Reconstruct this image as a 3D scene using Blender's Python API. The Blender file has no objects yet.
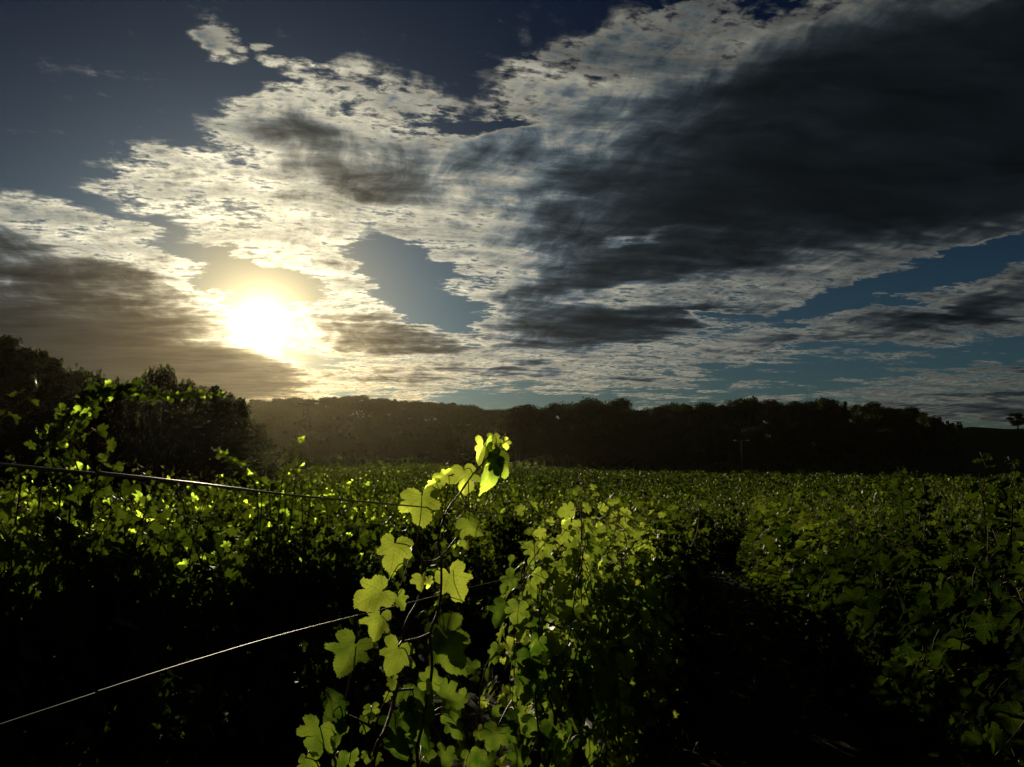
import bpy, bmesh, math, random
import numpy as np
from mathutils import Vector, Matrix, Euler

S = bpy.context.scene
COL = S.collection
W, H, F = 1024, 767, 804.0
HORIZON = 465.0
PITCH = math.atan((HORIZON - H / 2) / F)
EYE = Vector((0.0, 0.0, 1.6))

# ------------------------------------------------------------------ camera
cam_data = bpy.data.cameras.new('camera')
cam_data.sensor_width = 36.0
cam_data.lens = 36.0 * F / W
cam_data.clip_start = 0.05
cam_data.clip_end = 20000.0
cam_ob = bpy.data.objects.new('camera', cam_data)
cam_ob.location = EYE
cam_ob.rotation_euler = (math.pi / 2 + PITCH, 0, 0)
COL.objects.link(cam_ob)
S.camera = cam_ob
S.cycles.use_denoising = True
S.cycles.max_bounces = 8
S.cycles.transparent_max_bounces = 12
S.view_settings.view_transform = 'Standard'
S.view_settings.look = 'None'
S.view_settings.gamma = 1.0
S.view_settings.exposure = 0.0

def ray(px, py):
    """Direction in the world seen at one place of the photograph (used to measure the place)."""
    a = (px - W / 2) / F; b = (H / 2 - py) / F
    c, s = math.cos(PITCH), math.sin(PITCH)
    return Vector((a, c - b * s, s + b * c)).normalized()

def azel(px, py):
    d = ray(px, py)
    return math.atan2(d.x, d.y), math.asin(d.z)

def at_depth(px, py, y):
    d = ray(px, py)
    return EYE + d * (y / d.y)

SUN_DIR = ray(262, 325)
SUN_AZ, SUN_EL = azel(262, 325)

# ------------------------------------------------------------------ node helper
class NT:
    def __init__(self, tree):
        self.t = tree
        self.t.nodes.clear()
    def n(self, typ, **kw):
        x = self.t.nodes.new(typ)
        for k, v in kw.items():
            setattr(x, k, v)
        return x
    def put(self, sock, v):
        if v is None:
            return
        if hasattr(v, 'is_output'):
            self.t.links.new(v, sock)
        else:
            if sock.type == 'RGBA' and not isinstance(v, (int, float)) and len(v) == 3:
                v = tuple(v) + (1.0,)
            sock.default_value = v
    def m(self, op, a, b=None, c=None, clamp=False):
        x = self.n('ShaderNodeMath', operation=op, use_clamp=clamp)
        for i, v in enumerate((a, b, c)):
            self.put(x.inputs[i], v)
        return x.outputs[0]
    def vm(self, op, a, b=None, scale=None):
        x = self.n('ShaderNodeVectorMath', operation=op)
        self.put(x.inputs[0], a); self.put(x.inputs[1], b)
        if scale is not None:
            self.put(x.inputs['Scale'], scale)
        return x.outputs['Value' if op in ('DOT_PRODUCT', 'LENGTH', 'DISTANCE') else 'Vector']
    def xyz(self, v):
        x = self.n('ShaderNodeSeparateXYZ'); self.put(x.inputs[0], v)
        return x.outputs
    def comb(self, a, b, c=0.0):
        x = self.n('ShaderNodeCombineXYZ')
        for i, v in enumerate((a, b, c)):
            self.put(x.inputs[i], v)
        return x.outputs[0]
    def noise(self, vec, scale, detail=4.0, rough=0.5, dist=0.0, out=0, lac=2.0):
        x = self.n('ShaderNodeTexNoise')
        self.put(x.inputs['Vector'], vec); x.inputs['Scale'].default_value = scale
        x.inputs['Detail'].default_value = detail; x.inputs['Roughness'].default_value = rough
        x.inputs['Distortion'].default_value = dist; x.inputs['Lacunarity'].default_value = lac
        return x.outputs[out]
    def mix(self, f, a, b, mode='MIX'):
        x = self.n('ShaderNodeMix', data_type='RGBA', blend_type=mode)
        self.put(x.inputs[0], f); self.put(x.inputs[6], a); self.put(x.inputs[7], b)
        return x.outputs[2]
    def rng(self, v, a, b, c=0.0, d=1.0, kind='SMOOTHSTEP'):
        x = self.n('ShaderNodeMapRange', interpolation_type=kind, clamp=True)
        for i, q in enumerate((v, a, b, c, d)):
            self.put(x.inputs[i], q)
        return x.outputs[0]

# ------------------------------------------------------------------ sky
world = bpy.data.worlds.new('World')
S.world = world
world.use_nodes = True

def build_sky(tree):
    N = NT(tree)
    d = N.vm('NORMALIZE', N.n('ShaderNodeTexCoord').outputs['Generated'])
    x, y, z = N.xyz(d)
    az = N.m('ARCTAN2', x, y)
    el = N.m('ARCSINE', z)
    U = N.m('MULTIPLY', az, F)
    V = N.m('MULTIPLY', el, F)
    # the cloud deck as a shell overhead: coordinates on the deck, so that ripples close up towards the horizon
    zz = N.m('ADD', N.m('MAXIMUM', z, 0.0), 0.10)
    P = N.comb(N.m('DIVIDE', x, zz), N.m('DIVIDE', y, zz), 0.0)
    Ps = N.vm('MULTIPLY', P, (0.55, 1.0, 1.0))            # the wind draws the deck out sideways
    rot = N.n('ShaderNodeVectorRotate', rotation_type='Z_AXIS'); N.put(rot.inputs['Vector'], P); rot.inputs['Angle'].default_value = math.radians(-14)
    Prot = rot.outputs[0]
    Pr = N.vm('MULTIPLY', Prot, (0.62, 1.0, 1.0))
    wr = N.vm('SUBTRACT', N.noise(P, 2.2, 3.0, 0.5, out=1), (0.5, 0.5, 0.5))
    Pf = N.vm('MULTIPLY', N.vm('ADD', rot.outputs[0], N.vm('SCALE', wr, None, 0.22)), (0.22, 1.0, 1.0))
    w1 = N.vm('SUBTRACT', N.noise(Ps, 3.0, 3.0, 0.55, out=1), (0.5, 0.5, 0.5))
    w2 = N.vm('SUBTRACT', N.noise(Ps, 11.0, 4.0, 0.6, out=1), (0.5, 0.5, 0.5))
    uv = N.comb(U, V, 0.0)
    uv = N.vm('ADD', uv, N.vm('MULTIPLY', w1, (110.0, 52.0, 0.0)))
    uv = N.vm('ADD', uv, N.vm('MULTIPLY', w2, (46.0, 26.0, 0.0)))
    total = veil = None
    for (kind, px, py, rx, ry, rot, amp, hard) in BLOBS:
        a, e = azel(px, py)
        mp = N.n('ShaderNodeMapping', vector_type='TEXTURE')
        mp.inputs['Location'].default_value = (a * F, e * F, 0)
        mp.inputs['Rotation'].default_value = (0, 0, math.radians(rot))
        mp.inputs['Scale'].default_value = (rx, ry, 1)
        N.put(mp.inputs['Vector'], uv)
        g = N.n('ShaderNodeTexGradient', gradient_type='SPHERICAL')
        N.put(g.inputs[0], mp.outputs[0])
        v = N.rng(g.outputs['Fac'], 0.0, hard, 0.0, amp)
        if kind == 'v':
            veil = v if veil is None else N.m('MAXIMUM', veil, v)
        else:
            total = v if total is None else N.m('ADD', total, v)
    total = N.m('ADD', total, veil)
    # the rest of the sky, outside the photographed part: broken dull cloud
    rest = N.rng(N.m('ABSOLUTE', az), 0.72, 1.1)
    rest = N.m('MAXIMUM', rest, N.rng(el, 0.62, 0.85))
    total = N.m('ADD', total, N.m('MULTIPLY', rest, 1.5))
    f1 = N.m('SUBTRACT', N.noise(Ps, 5.5, 9.0, 0.66, 0.4), 0.5)
    f2 = N.m('SUBTRACT', N.noise(Pr, 44.0, 5.0, 0.62, 0.15), 0.5)
    f3 = N.m('SUBTRACT', N.noise(Pf, 15.0, 6.0, 0.60, 0.2), 0.5)
    Pv = N.vm('MULTIPLY', N.vm('ADD', Prot, N.vm('SCALE', wr, None, 0.30)), (1.0, 0.24, 1.0))
    f5 = N.m('SUBTRACT', N.noise(Pv, 15.0, 6.0, 0.60, 0.2), 0.5)
    rim = N.m('MULTIPLY', N.rng(total, 0.75, 0.35), N.rng(total, 0.10, 0.34))
    total = N.m('MULTIPLY', total, N.rng(el, -0.01, 0.03))
    body = N.rng(total, 0.02, 0.34, 0.45, 1.0)
    nz = N.m('ADD', N.m('MULTIPLY', f1, 1.35), N.m('ADD', N.m('MULTIPLY', N.m('MULTIPLY', f2, N.m('ADD', rim, 0.45)), 1.0), N.m('ADD', N.m('MULTIPLY', f3, 1.05), N.m('MULTIPLY', f5, 1.15))))
    D = N.m('ADD', total, N.m('MULTIPLY', nz, body))
    cover = N.m('MULTIPLY', N.rng(D, 0.06, 0.74), N.rng(el, -0.02, 0.02))
    f4 = N.m('SUBTRACT', N.noise(Pf, 8.0, 6.0, 0.58, 0.3), 0.5)
    thick = N.m('MAXIMUM', N.m('ADD', N.m('SUBTRACT', D, 0.42), N.m('MULTIPLY', f4, 0.9)), 0.0)
    # light: how far from the sun
    c = N.vm('DOT_PRODUCT', d, tuple(SUN_DIR))
    th = N.m('ARCCOSINE', N.m('MINIMUM', c, 0.999999))           # radians
    def fall(k, amp):
        return N.m('MULTIPLY', N.m('EXPONENT', N.m('MULTIPLY', th, -k)), amp)
    lit = N.m('ADD', N.m('ADD', fall(6.5, 1.5), fall(3.2, 1.70)), 0.02)
    trans = N.m('EXPONENT', N.m('MULTIPLY', thick, -3.7))
    lit = N.m('MULTIPLY', lit, trans)
    grain = N.rng(N.m('ADD', N.m('MULTIPLY', f2, 1.0), N.m('MULTIPLY', f3, 0.8)), -0.28, 0.28, 0.42, 1.38, 'LINEAR')
    lit = N.m('MULTIPLY', lit, grain)
    low = N.rng(el, 0.03, 0.22)
    warm = N.mix(low, (1.0, 0.72, 0.32), (1.0, 0.90, 0.62))
    near = N.rng(th, 0.05, 0.75)
    warm = N.mix(near, warm, N.mix(0.7, warm, (0.92, 0.95, 0.86)))
    warm = N.mix(N.m('MULTIPLY', N.rng(thick, 0.05, 0.5), N.rng(th, 0.1, 0.4)), warm, (0.62, 0.82, 0.95))
    cl = N.vm('SCALE', warm, None, lit)
    # light that soaks through the thick parts
    soak = N.m('ADD', N.m('ADD', fall(6.2, 0.065), fall(14.0, 0.22)), 0.0056)
    shade = N.mix(N.rng(th, 0.10, 0.40), (0.86, 0.66, 0.42), (0.62, 1.0, 1.32))
    soak = N.m('MULTIPLY', soak, N.rng(N.m('ADD', f4, N.m('MULTIPLY', f1, 0.8)), -0.3, 0.3, 1.7, 0.45, 'LINEAR'))
    cl = N.vm('ADD', cl, N.vm('SCALE', shade, None, soak))
    sky = N.n('ShaderNodeTexSky', sky_type='NISHITA')
    sky.sun_disc = False
    sky.sun_elevation = SUN_EL
    sky.sun_rotation = SUN_AZ
    sky.altitude = 400.0
    sky.air_density = 1.0
    sky.dust_density = 0.6
    sky.ozone_density = 2.0
    blue = N.vm('MULTIPLY', sky.outputs[0], SKY_TINT)
    blue = N.vm('MULTIPLY', blue, N.mix(N.rng(el, 0.08, 0.5), (1, 1, 1), (0.15, 0.25, 0.44)))
    veilair = N.m('MULTIPLY', N.rng(el, 0.52, 0.12), N.rng(az, 0.15, -0.55))
    blue = N.vm('ADD', blue, N.vm('SCALE', (0.007, 0.008, 0.009), None, veilair))
    # the bright air round the sun
    aur = N.m('ADD', fall(24.0, 1.25), fall(9.0, 0.55))
    aur = N.vm('SCALE', N.mix(N.rng(th, 0.05, 0.26), (1.0, 0.76, 0.36), (0.70, 0.88, 1.0)), None, aur)
    blue = N.vm('ADD', blue, aur)
    mixd = N.mix(cover, N.vm('SCALE', blue, None, BG_INV), N.vm('SCALE', cl, None, BG_INV))
    core = N.m('MULTIPLY', N.m('ADD', fall(80.0, 9.0), fall(23.0, 0.75)), N.m('EXPONENT', N.m('MULTIPLY', thick, -0.8)))
    mixd = N.vm('ADD', mixd, N.vm('SCALE', (1.0, 0.80, 0.40), None, N.m('MULTIPLY', core, BG_INV)))
    bg = N.n('ShaderNodeBackground')
    bg.inputs['Strength'].default_value = BG
    N.put(bg.inputs['Color'], mixd)
    out = N.n('ShaderNodeOutputWorld')
    N.t.links.new(bg.outputs[0], out.inputs[0])

BG = 0.05
BG_INV = 1.0 / BG
SKY_TINT = (0.0064, 0.0108, 0.0130)
# clouds: place and size of each bank (measured in the photograph, kept as bearings), tilt, density, hardness of its rim
BLOBS = [
    # small cloud and its tail, upper left
    ('v', 208, 36, 36, 26, -20, 0.45, 0.5), ('v', 258, 50, 34, 9, -22, 0.34, 0.5), ('v', 295, 64, 36, 9, -20, 0.32, 0.5), ('v', 330, 76, 26, 7, -15, 0.28, 0.5),
    # bright fan above the sun
    ('v', 350, 150, 170, 95, 0, 0.42, 0.5), ('v', 250, 215, 165, 50, -12, 0.46, 0.4), ('v', 330, 245, 130, 70, -20, 0.50, 0.4),
    ('v', 430, 215, 190, 75, 5, 0.44, 0.5), ('v', 275, 100, 60, 12, 8, 0.34, 0.5), ('b', 215, 75, 60, 14, -10, -0.5, 0.5), ('b', 640, 240, 50, 6, 6, -0.6, 0.9), ('v', 170, 190, 90, 20, 0, 0.34, 0.5),
    ('v', 500, 190, 150, 110, 15, 0.46, 0.5), ('v', 560, 110, 130, 62, 22, 0.50, 0.4), ('v', 640, 70, 140, 58, 15, 0.50, 0.4), ('v', 740, 45, 190, 56, 10, 0.46, 0.4), ('v', 900, 20, 190, 60, 0, 0.42, 0.4), ('b', 740, 80, 170, 50, 10, 0.35, 0.9), ('b', 900, 45, 240, 70, 4, 0.45, 0.9), ('b', 1030, 30, 180, 60, 0, 0.3, 0.9),
    ('v', 480, 265, 110, 50, -10, 0.46, 0.4),
    ('b', 350, 165, 130, 38, -12, 0.55, 0.8), ('b', 450, 160, 130, 30, -4, 0.3, 0.8), ('b', 300, 130, 70, 20, -5, 0.2, 0.8), ('b', 430, 195, 120, 26, -6, 0.25, 0.8), ('b', 480, 150, 70, 40, 10, 0.16, 0.8),
    # the great dark bank on the right
    ('b', 860, 150, 320, 115, 3, 1.15, 0.8), ('b', 690, 180, 250, 105, 12, 0.62, 0.9), ('b', 600, 150, 150, 90, 20, 0.22, 0.9), ('b', 980, 60, 220, 80, 0, 0.35, 0.7), ('b', 620, 230, 160, 60, 5, 0.35, 0.7),
    ('b', 930, 190, 180, 50, 12, 0.45, 0.6), ('b', 1060, 140, 180, 110, 0, 0.5, 0.6),
    # its mackerel lower rim
    ('v', 730, 295, 130, 38, 8, 0.50, 0.5), ('v', 850, 258, 170, 36, 12, 0.50, 0.5), ('v', 980, 222, 130, 32, 16, 0.48, 0.5), ('v', 800, 210, 300, 80, 10, 0.55, 0.5),
    # lower band on the right
    ('v', 850, 328, 240, 24, 8, 0.48, 0.5), ('v', 990, 300, 150, 34, 14, 0.50, 0.5), ('v', 970, 328, 140, 22, 6, 0.48, 0.5), ('v', 700, 347, 120, 12, 3, 0.44, 0.5),
    ('b', 860, 330, 190, 13, 7, 0.40, 0.8), ('b', 990, 303, 120, 20, 14, 0.45, 0.8),
    # middle cloud, under the bright streaks
    ('v', 570, 315, 150, 62, 0, 0.50, 0.4), ('v', 640, 300, 150, 60, 4, 0.50, 0.4), ('v', 600, 265, 160, 40, 4, 0.52, 0.4),
    ('b', 565, 325, 105, 30, 0, 0.70, 0.7), ('b', 640, 325, 110, 24, 4, 0.60, 0.7), ('b', 520, 298, 60, 16, -4, 0.35, 0.7), ('b', 650, 272, 140, 26, 4, 0.70, 0.7), ('b', 570, 290, 90, 16, 0, 0.3, 0.7), ('b', 700, 315, 90, 16, 6, 0.3, 0.7),
    ('b', 500, 347, 90, 12, 0, 0.35, 0.7),
    # low streaks over the hills
    ('v', 500, 368, 190, 22, 0, 0.46, 0.5), ('v', 610, 384, 130, 14, 1, 0.42, 0.5), ('v', 370, 385, 130, 16, 0, 0.44, 0.5), ('v', 660, 364, 140, 11, 2, 0.44, 0.5),
    ('b', 500, 371, 120, 10, 0, 0.50, 0.8), ('b', 390, 377, 80, 7, 0, 0.40, 0.8), ('b', 600, 381, 90, 6, 1, 0.30, 0.8),
    ('v', 940, 385, 160, 16, 3, 0.46, 0.5), ('v', 1000, 404, 150, 16, 0, 0.5, 0.5), ('v', 760, 400, 180, 10, 1, 0.40, 0.5), ('b', 1000, 404, 150, 16, 0, 0.3, 0.5),
    # bank left of the sun
    ('v', 40, 250, 150, 42, -10, 0.50, 0.4), ('v', 130, 275, 140, 44, -22, 0.50, 0.4), ('v', 190, 300, 70, 30, -30, 0.42, 0.4),
    ('b', 40, 310, 170, 62, -16, 1.1, 0.6), ('b', 110, 350, 190, 50, -5, 0.9, 0.6), ('b', 190, 372, 120, 24, 0, 0.6, 0.6), ('b', 0, 380, 150, 60, 0, 0.7, 0.6), ('v', 110, 385, 230, 50, 0, 0.5, 0.3), ('b', 120, 385, 210, 34, 0, 0.9, 0.6), ('b', 215, 385, 70, 20, 0, 0.4, 0.8),
    ('b', 60, 258, 120, 13, -14, 0.40, 0.7), ('b', 150, 292, 80, 14, -28, 0.35, 0.7),
    # dull patch right of the sun
    ('v', 390, 335, 120, 40, -4, 0.45, 0.4), ('b', 380, 330, 80, 26, -4, 0.70, 0.7), ('b', 440, 346, 60, 12, 0, 0.45, 0.7),
    # clear holes
    ('b', 410, 285, 95, 34, -38, -0.75, 0.5), ('b', 450, 312, 60, 16, 0, -0.4, 0.5), ('b', 720, 322, 36, 9, 0, -0.9, 0.5), ('b', 900, 285, 150, 15, 12, -0.7, 0.5), ('b', 1000, 252, 100, 17, 16, -0.7, 0.5),
    ('b', 262, 292, 80, 26, 0, -0.4, 0.5), ('b', 475, 122, 80, 9, 4, -0.45, 0.5),
]
build_sky(world.node_tree)

# ------------------------------------------------------------------ sun
sun_data = bpy.data.lights.new('sun', 'SUN')
sun_data.energy = 4.0
sun_data.angle = math.radians(0.55)
sun_data.color = (1.0, 0.88, 0.60)
sun_ob = bpy.data.objects.new('sun', sun_data)
sun_ob.rotation_euler = SUN_DIR.to_track_quat('Z', 'Y').to_euler()
sun_ob.location = (0, 0, 50)
COL.objects.link(sun_ob)
world.cycles.sampling_method = 'MANUAL'
world.cycles.sample_map_resolution = 512

# ------------------------------------------------------------------ building helpers
def tag(o, label=None, cat=None, group=None, kind=None):
    if label: o['label'] = label
    if cat: o['category'] = cat
    if group: o['group'] = group
    if kind: o['kind'] = kind
    return o

def empty(name, loc=(0, 0, 0), rz=0.0):
    o = bpy.data.objects.new(name, None)
    o.empty_display_size = 0.1
    o.location = loc
    o.rotation_euler = (0, 0, rz)
    COL.objects.link(o)
    return o

class MB:
    """Collects vertices and faces of one mesh, with a leaf coordinate, a tone and a material per face."""
    def __init__(self):
        self.v, self.uv, self.tone, self.f, self.mi, self.n = [], [], [], [], [], 0
    def add(self, verts, faces, uv=None, tone=0.5, mat=0):
        verts = np.asarray(verts, float)
        k = len(verts)
        self.v.append(verts)
        self.uv.append(np.zeros((k, 2)) if uv is None else np.asarray(uv, float))
        self.tone.append(np.full(k, tone) if np.isscalar(tone) else np.asarray(tone, float))
        for fc in (faces if isinstance(faces, list) else [faces]):
            fc = np.asarray(fc, int)
            if len(fc):
                self.f.append(fc + self.n)
                self.mi.append(np.full(len(fc), mat))
        self.n += k
    def build(self, name, mats, parent=None, smooth=True):
        me = bpy.data.meshes.new(name)
        v = np.concatenate(self.v)
        me.vertices.add(len(v)); me.vertices.foreach_set('co', v.ravel())
        loops = np.concatenate([f.ravel() for f in self.f])
        tot = np.concatenate([np.full(len(f), f.shape[1]) for f in self.f])
        start = np.concatenate([[0], np.cumsum(tot)[:-1]])
        me.loops.add(len(loops)); me.loops.foreach_set('vertex_index', loops)
        me.polygons.add(len(tot)); me.polygons.foreach_set('loop_start', start)
        me.polygons.foreach_set('material_index', np.concatenate(self.mi))
        me.polygons.foreach_set('use_smooth', np.full(len(tot), smooth))
        uvl = me.uv_layers.new(name='UVMap')
        uvl.data.foreach_set('uv', np.concatenate(self.uv)[loops].ravel())
        at = me.attributes.new('tone', 'FLOAT', 'POINT')
        at.data.foreach_set('value', np.concatenate(self.tone))
        me.update(calc_edges=True)
        me.validate()
        for m in (mats if isinstance(mats, (list, tuple)) else [mats]):
            me.materials.append(m)
        o = bpy.data.objects.new(name, me)
        COL.objects.link(o)
        if parent is not None:
            o.parent = parent
        return o
    def tube(self, pts, rad, sides=6, tone=0.5, mat=0):
        pts = np.asarray(pts, float); n = len(pts)
        rad = np.full(n, rad) if np.isscalar(rad) else np.asarray(rad, float)
        T = np.gradient(pts, axis=0); T /= np.linalg.norm(T, axis=1)[:, None] + 1e-9
        ref = np.array([0.31, 0.17, 0.93]) if abs(T[0, 2]) < 0.8 else np.array([0.93, 0.3, 0.12])
        A = np.cross(T, ref); A /= np.linalg.norm(A, axis=1)[:, None] + 1e-9
        B = np.cross(T, A)
        a = np.linspace(0, 2 * math.pi, sides, endpoint=False)
        ring = pts[:, None, :] + rad[:, None, None] * (np.cos(a)[None, :, None] * A[:, None, :] + np.sin(a)[None, :, None] * B[:, None, :])
        fs = []
        for i in range(n - 1):
            for j in range(sides):
                k = (j + 1) % sides
                fs.append((i * sides + j, i * sides + k, (i + 1) * sides + k, (i + 1) * sides + j))
        vv = np.concatenate([ring.reshape(-1, 3), pts[:1], pts[-1:]])
        c0, c1 = n * sides, n * sides + 1
        caps = [(c0, (j + 1) % sides, j) for j in range(sides)] + [(c1, (n - 1) * sides + j, (n - 1) * sides + (j + 1) % sides) for j in range(sides)]
        self.add(vv, [np.array(fs), np.array(caps)], None, tone, mat)
    def box(self, lo, hi, mat=0):
        x0, y0, z0 = lo; x1, y1, z1 = hi
        v = [(x0, y0, z0), (x1, y0, z0), (x1, y1, z0), (x0, y1, z0), (x0, y0, z1), (x1, y0, z1), (x1, y1, z1), (x0, y1, z1)]
        self.add(v, np.array([(0, 3, 2, 1), (4, 5, 6, 7), (0, 1, 5, 4), (1, 2, 6, 5), (2, 3, 7, 6), (3, 0, 4, 7)]), None, 0.5, mat)

def spline(pts, n):
    """Smooth curve through the points."""
    p = np.asarray(pts, float)
    if len(p) < 3:
        return np.array([p[0] + (p[-1] - p[0]) * i / (n - 1) for i in range(n)])
    q = np.concatenate([[2 * p[0] - p[1]], p, [2 * p[-1] - p[-2]]])
    out = []
    for s in np.linspace(0, len(p) - 1 - 1e-6, n):
        i = int(s); u = s - i
        a, b, c, d = q[i], q[i + 1], q[i + 2], q[i + 3]
        out.append(0.5 * (2 * b + (c - a) * u + (2 * a - 5 * b + 4 * c - d) * u * u + (3 * b - a - 3 * c + d) * u ** 3))
    return np.array(out)

# ------------------------------------------------------------------ materials
def mat(name):
    m = bpy.data.materials.new(name)
    m.use_nodes = True
    return m, NT(m.node_tree)

def leaf_material(name, dark, pale, tdark, tpale, mixf=0.5, veins=True, rough=0.5, spec=0.2, fwd=0.33):
    m, N = mat(name)
    tone = N.n('ShaderNodeAttribute', attribute_name='tone').outputs['Fac']
    pos = N.n('ShaderNodeTexCoord').outputs['Object']
    blotch = N.noise(pos, 22.0, 3.0, 0.6)
    tone2 = N.m('ADD', tone, N.m('MULTIPLY', N.m('SUBTRACT', blotch, 0.5), 0.7), clamp=True)
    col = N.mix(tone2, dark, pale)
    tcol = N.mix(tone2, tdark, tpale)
    bump = None
    if veins:
        uv = N.n('ShaderNodeUVMap', uv_map='UVMap').outputs[0]
        ux, uy, _ = N.xyz(uv)
        best = None
        for ang in (90, 42, 138, -18, 198):
            dx, dy = math.cos(math.radians(ang)), math.sin(math.radians(ang))
            along = N.m('ADD', N.m('MULTIPLY', ux, dx), N.m('MULTIPLY', uy, dy))
            off = N.m('ABSOLUTE', N.m('SUBTRACT', N.m('MULTIPLY', ux, dy), N.m('MULTIPLY', uy, dx)))
            off = N.m('ADD', off, N.m('MULTIPLY', N.m('LESS_THAN', along, 0.0), 9.0))
            # side veins leave the main one at an angle
            side = N.m('ABSOLUTE', N.m('SUBTRACT', N.m('FRACT', N.m('MULTIPLY', N.m('SUBTRACT', along, N.m('MULTIPLY', off, 0.9)), 7.0)), 0.5))
            side = N.m('ADD', N.m('MULTIPLY', side, 0.11), N.m('MULTIPLY', N.m('GREATER_THAN', off, 0.17), 1.0))
            both = N.m('MINIMUM', off, N.m('ADD', side, 0.006))
            best = both if best is None else N.m('MINIMUM', best, both)
        vein = N.rng(best, 0.002, 0.020, 1.0, 0.0)
        col = N.mix(N.m('MULTIPLY', vein, 0.35), col, (0.16, 0.20, 0.06))
        tcol = N.mix(N.m('MULTIPLY', vein, 0.45), tcol, (0.12, 0.17, 0.02))
        bump = N.n('ShaderNodeBump'); bump.inputs['Strength'].default_value = 0.3; bump.inputs['Distance'].default_value = 0.002
        N.put(bump.inputs['Height'], N.m('ADD', N.m('MULTIPLY', vein, -0.6), N.noise(pos, 90.0, 2.0)))
    p = N.n('ShaderNodeBsdfPrincipled')
    N.put(p.inputs['Base Color'], col)
    p.inputs['Roughness'].default_value = rough
    p.inputs['Specular IOR Level'].default_value = spec
    t = N.n('ShaderNodeBsdfTranslucent')
    N.put(t.inputs['Color'], tcol)
    if bump is not None:
        N.t.links.new(bump.outputs[0], p.inputs['Normal'])
        N.t.links.new(bump.outputs[0], t.inputs['Normal'])
    # part of the light goes straight on through a thin leaf, so leaves towards the sun glow most
    fw = N.n('ShaderNodeBsdfRefraction'); fw.inputs['IOR'].default_value = 1.30; fw.inputs['Roughness'].default_value = 0.62
    N.put(fw.inputs['Color'], N.vm('SCALE', tcol, None, 1.0))
    tm = N.n('ShaderNodeMixShader'); tm.inputs[0].default_value = fwd
    N.t.links.new(t.outputs[0], tm.inputs[1]); N.t.links.new(fw.outputs[0], tm.inputs[2])
    ms = N.n('ShaderNodeMixShader'); ms.inputs[0].default_value = mixf
    N.t.links.new(p.outputs[0], ms.inputs[1]); N.t.links.new(tm.outputs[0], ms.inputs[2])
    o = N.n('ShaderNodeOutputMaterial'); N.t.links.new(ms.outputs[0], o.inputs[0])
    return m

def plain_material(name, a, b, scale=8.0, rough=0.7, metal=0.0, bump=0.3, stretch=(1, 1, 1), spec=0.4):
    m, N = mat(name)
    pos = N.vm('MULTIPLY', N.n('ShaderNodeTexCoord').outputs['Object'], stretch)
    nz = N.noise(pos, scale, 6.0, 0.6)
    p = N.n('ShaderNodeBsdfPrincipled')
    N.put(p.inputs['Base Color'], N.mix(N.rng(nz, 0.3, 0.7), a, b))
    p.inputs['Roughness'].default_value = rough
    p.inputs['Metallic'].default_value = metal
    p.inputs['Specular IOR Level'].default_value = spec
    if bump:
        bn = N.n('ShaderNodeBump'); bn.inputs['Strength'].default_value = bump; bn.inputs['Distance'].default_value = 0.02
        N.put(bn.inputs['Height'], nz); N.t.links.new(bn.outputs[0], p.inputs['Normal'])
    o = N.n('ShaderNodeOutputMaterial'); N.t.links.new(p.outputs[0], o.inputs[0])
    return m

M_LEAF = leaf_material('vine_leaf', (0.022, 0.046, 0.010), (0.048, 0.068, 0.014), (0.020, 0.050, 0.002), (0.23, 0.31, 0.020), rough=0.55)
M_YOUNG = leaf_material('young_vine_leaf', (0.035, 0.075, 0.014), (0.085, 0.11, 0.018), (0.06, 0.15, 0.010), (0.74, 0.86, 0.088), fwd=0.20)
M_LEAF_SHADED = leaf_material('shaded_vine_leaf', (0.014, 0.032, 0.009), (0.030, 0.046, 0.012), (0.008, 0.020, 0.001), (0.06, 0.10, 0.005), rough=0.8, spec=0.0)  # right-hand row: shade and lens falloff painted in as a darker leaf colour
M_LEAF_FAR = leaf_material('far_vine_leaf', (0.018, 0.038, 0.008), (0.040, 0.058, 0.012), (0.012, 0.034, 0.001), (0.26, 0.34, 0.020), veins=False, rough=0.5, spec=0.12)
M_RUST = leaf_material('autumn_leaf', (0.20, 0.07, 0.02), (0.25, 0.10, 0.02), (0.5, 0.16, 0.02), (0.5, 0.2, 0.02), veins=False)
M_CROWN = leaf_material('tree_foliage', (0.022, 0.036, 0.012), (0.042, 0.055, 0.016), (0.03, 0.05, 0.008), (0.06, 0.08, 0.01), 0.3, veins=False, rough=0.7)
M_BARK = plain_material('bark', (0.045, 0.032, 0.022), (0.11, 0.085, 0.06), 14.0, 0.9, stretch=(1, 1, 0.25), bump=0.8)
M_CANE = plain_material('cane', (0.10, 0.045, 0.022), (0.20, 0.10, 0.045), 40.0, 0.6, bump=0.2)
M_GREENCANE = plain_material('green_cane', (0.07, 0.07, 0.022), (0.13, 0.075, 0.035), 30.0, 0.7, bump=0.0, spec=0.1)
M_PETIOLE = plain_material('petiole', (0.22, 0.045, 0.035), (0.20, 0.11, 0.04), 25.0, 0.5, bump=0.0)
M_WIRE = plain_material('steel_wire', (0.07, 0.068, 0.06), (0.12, 0.115, 0.10), 60.0, 0.5, 0.7, bump=0.0)
M_OLDWIRE = plain_material('rusty_wire', (0.26, 0.19, 0.10), (0.42, 0.32, 0.18), 50.0, 0.42, 0.3, bump=0.0, spec=0.6)
M_POST = plain_material('post_wood', (0.10, 0.08, 0.06), (0.22, 0.19, 0.15), 12.0, 0.85, stretch=(1, 1, 0.15), bump=0.6)
M_PALEPOST = plain_material('pale_stake', (0.28, 0.27, 0.20), (0.42, 0.40, 0.32), 8.0, 0.7, bump=0.2)
M_STEEL = plain_material('weathered_steel', (0.10, 0.10, 0.10), (0.16, 0.16, 0.15), 6.0, 0.7, 0.3, bump=0.1)
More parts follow.
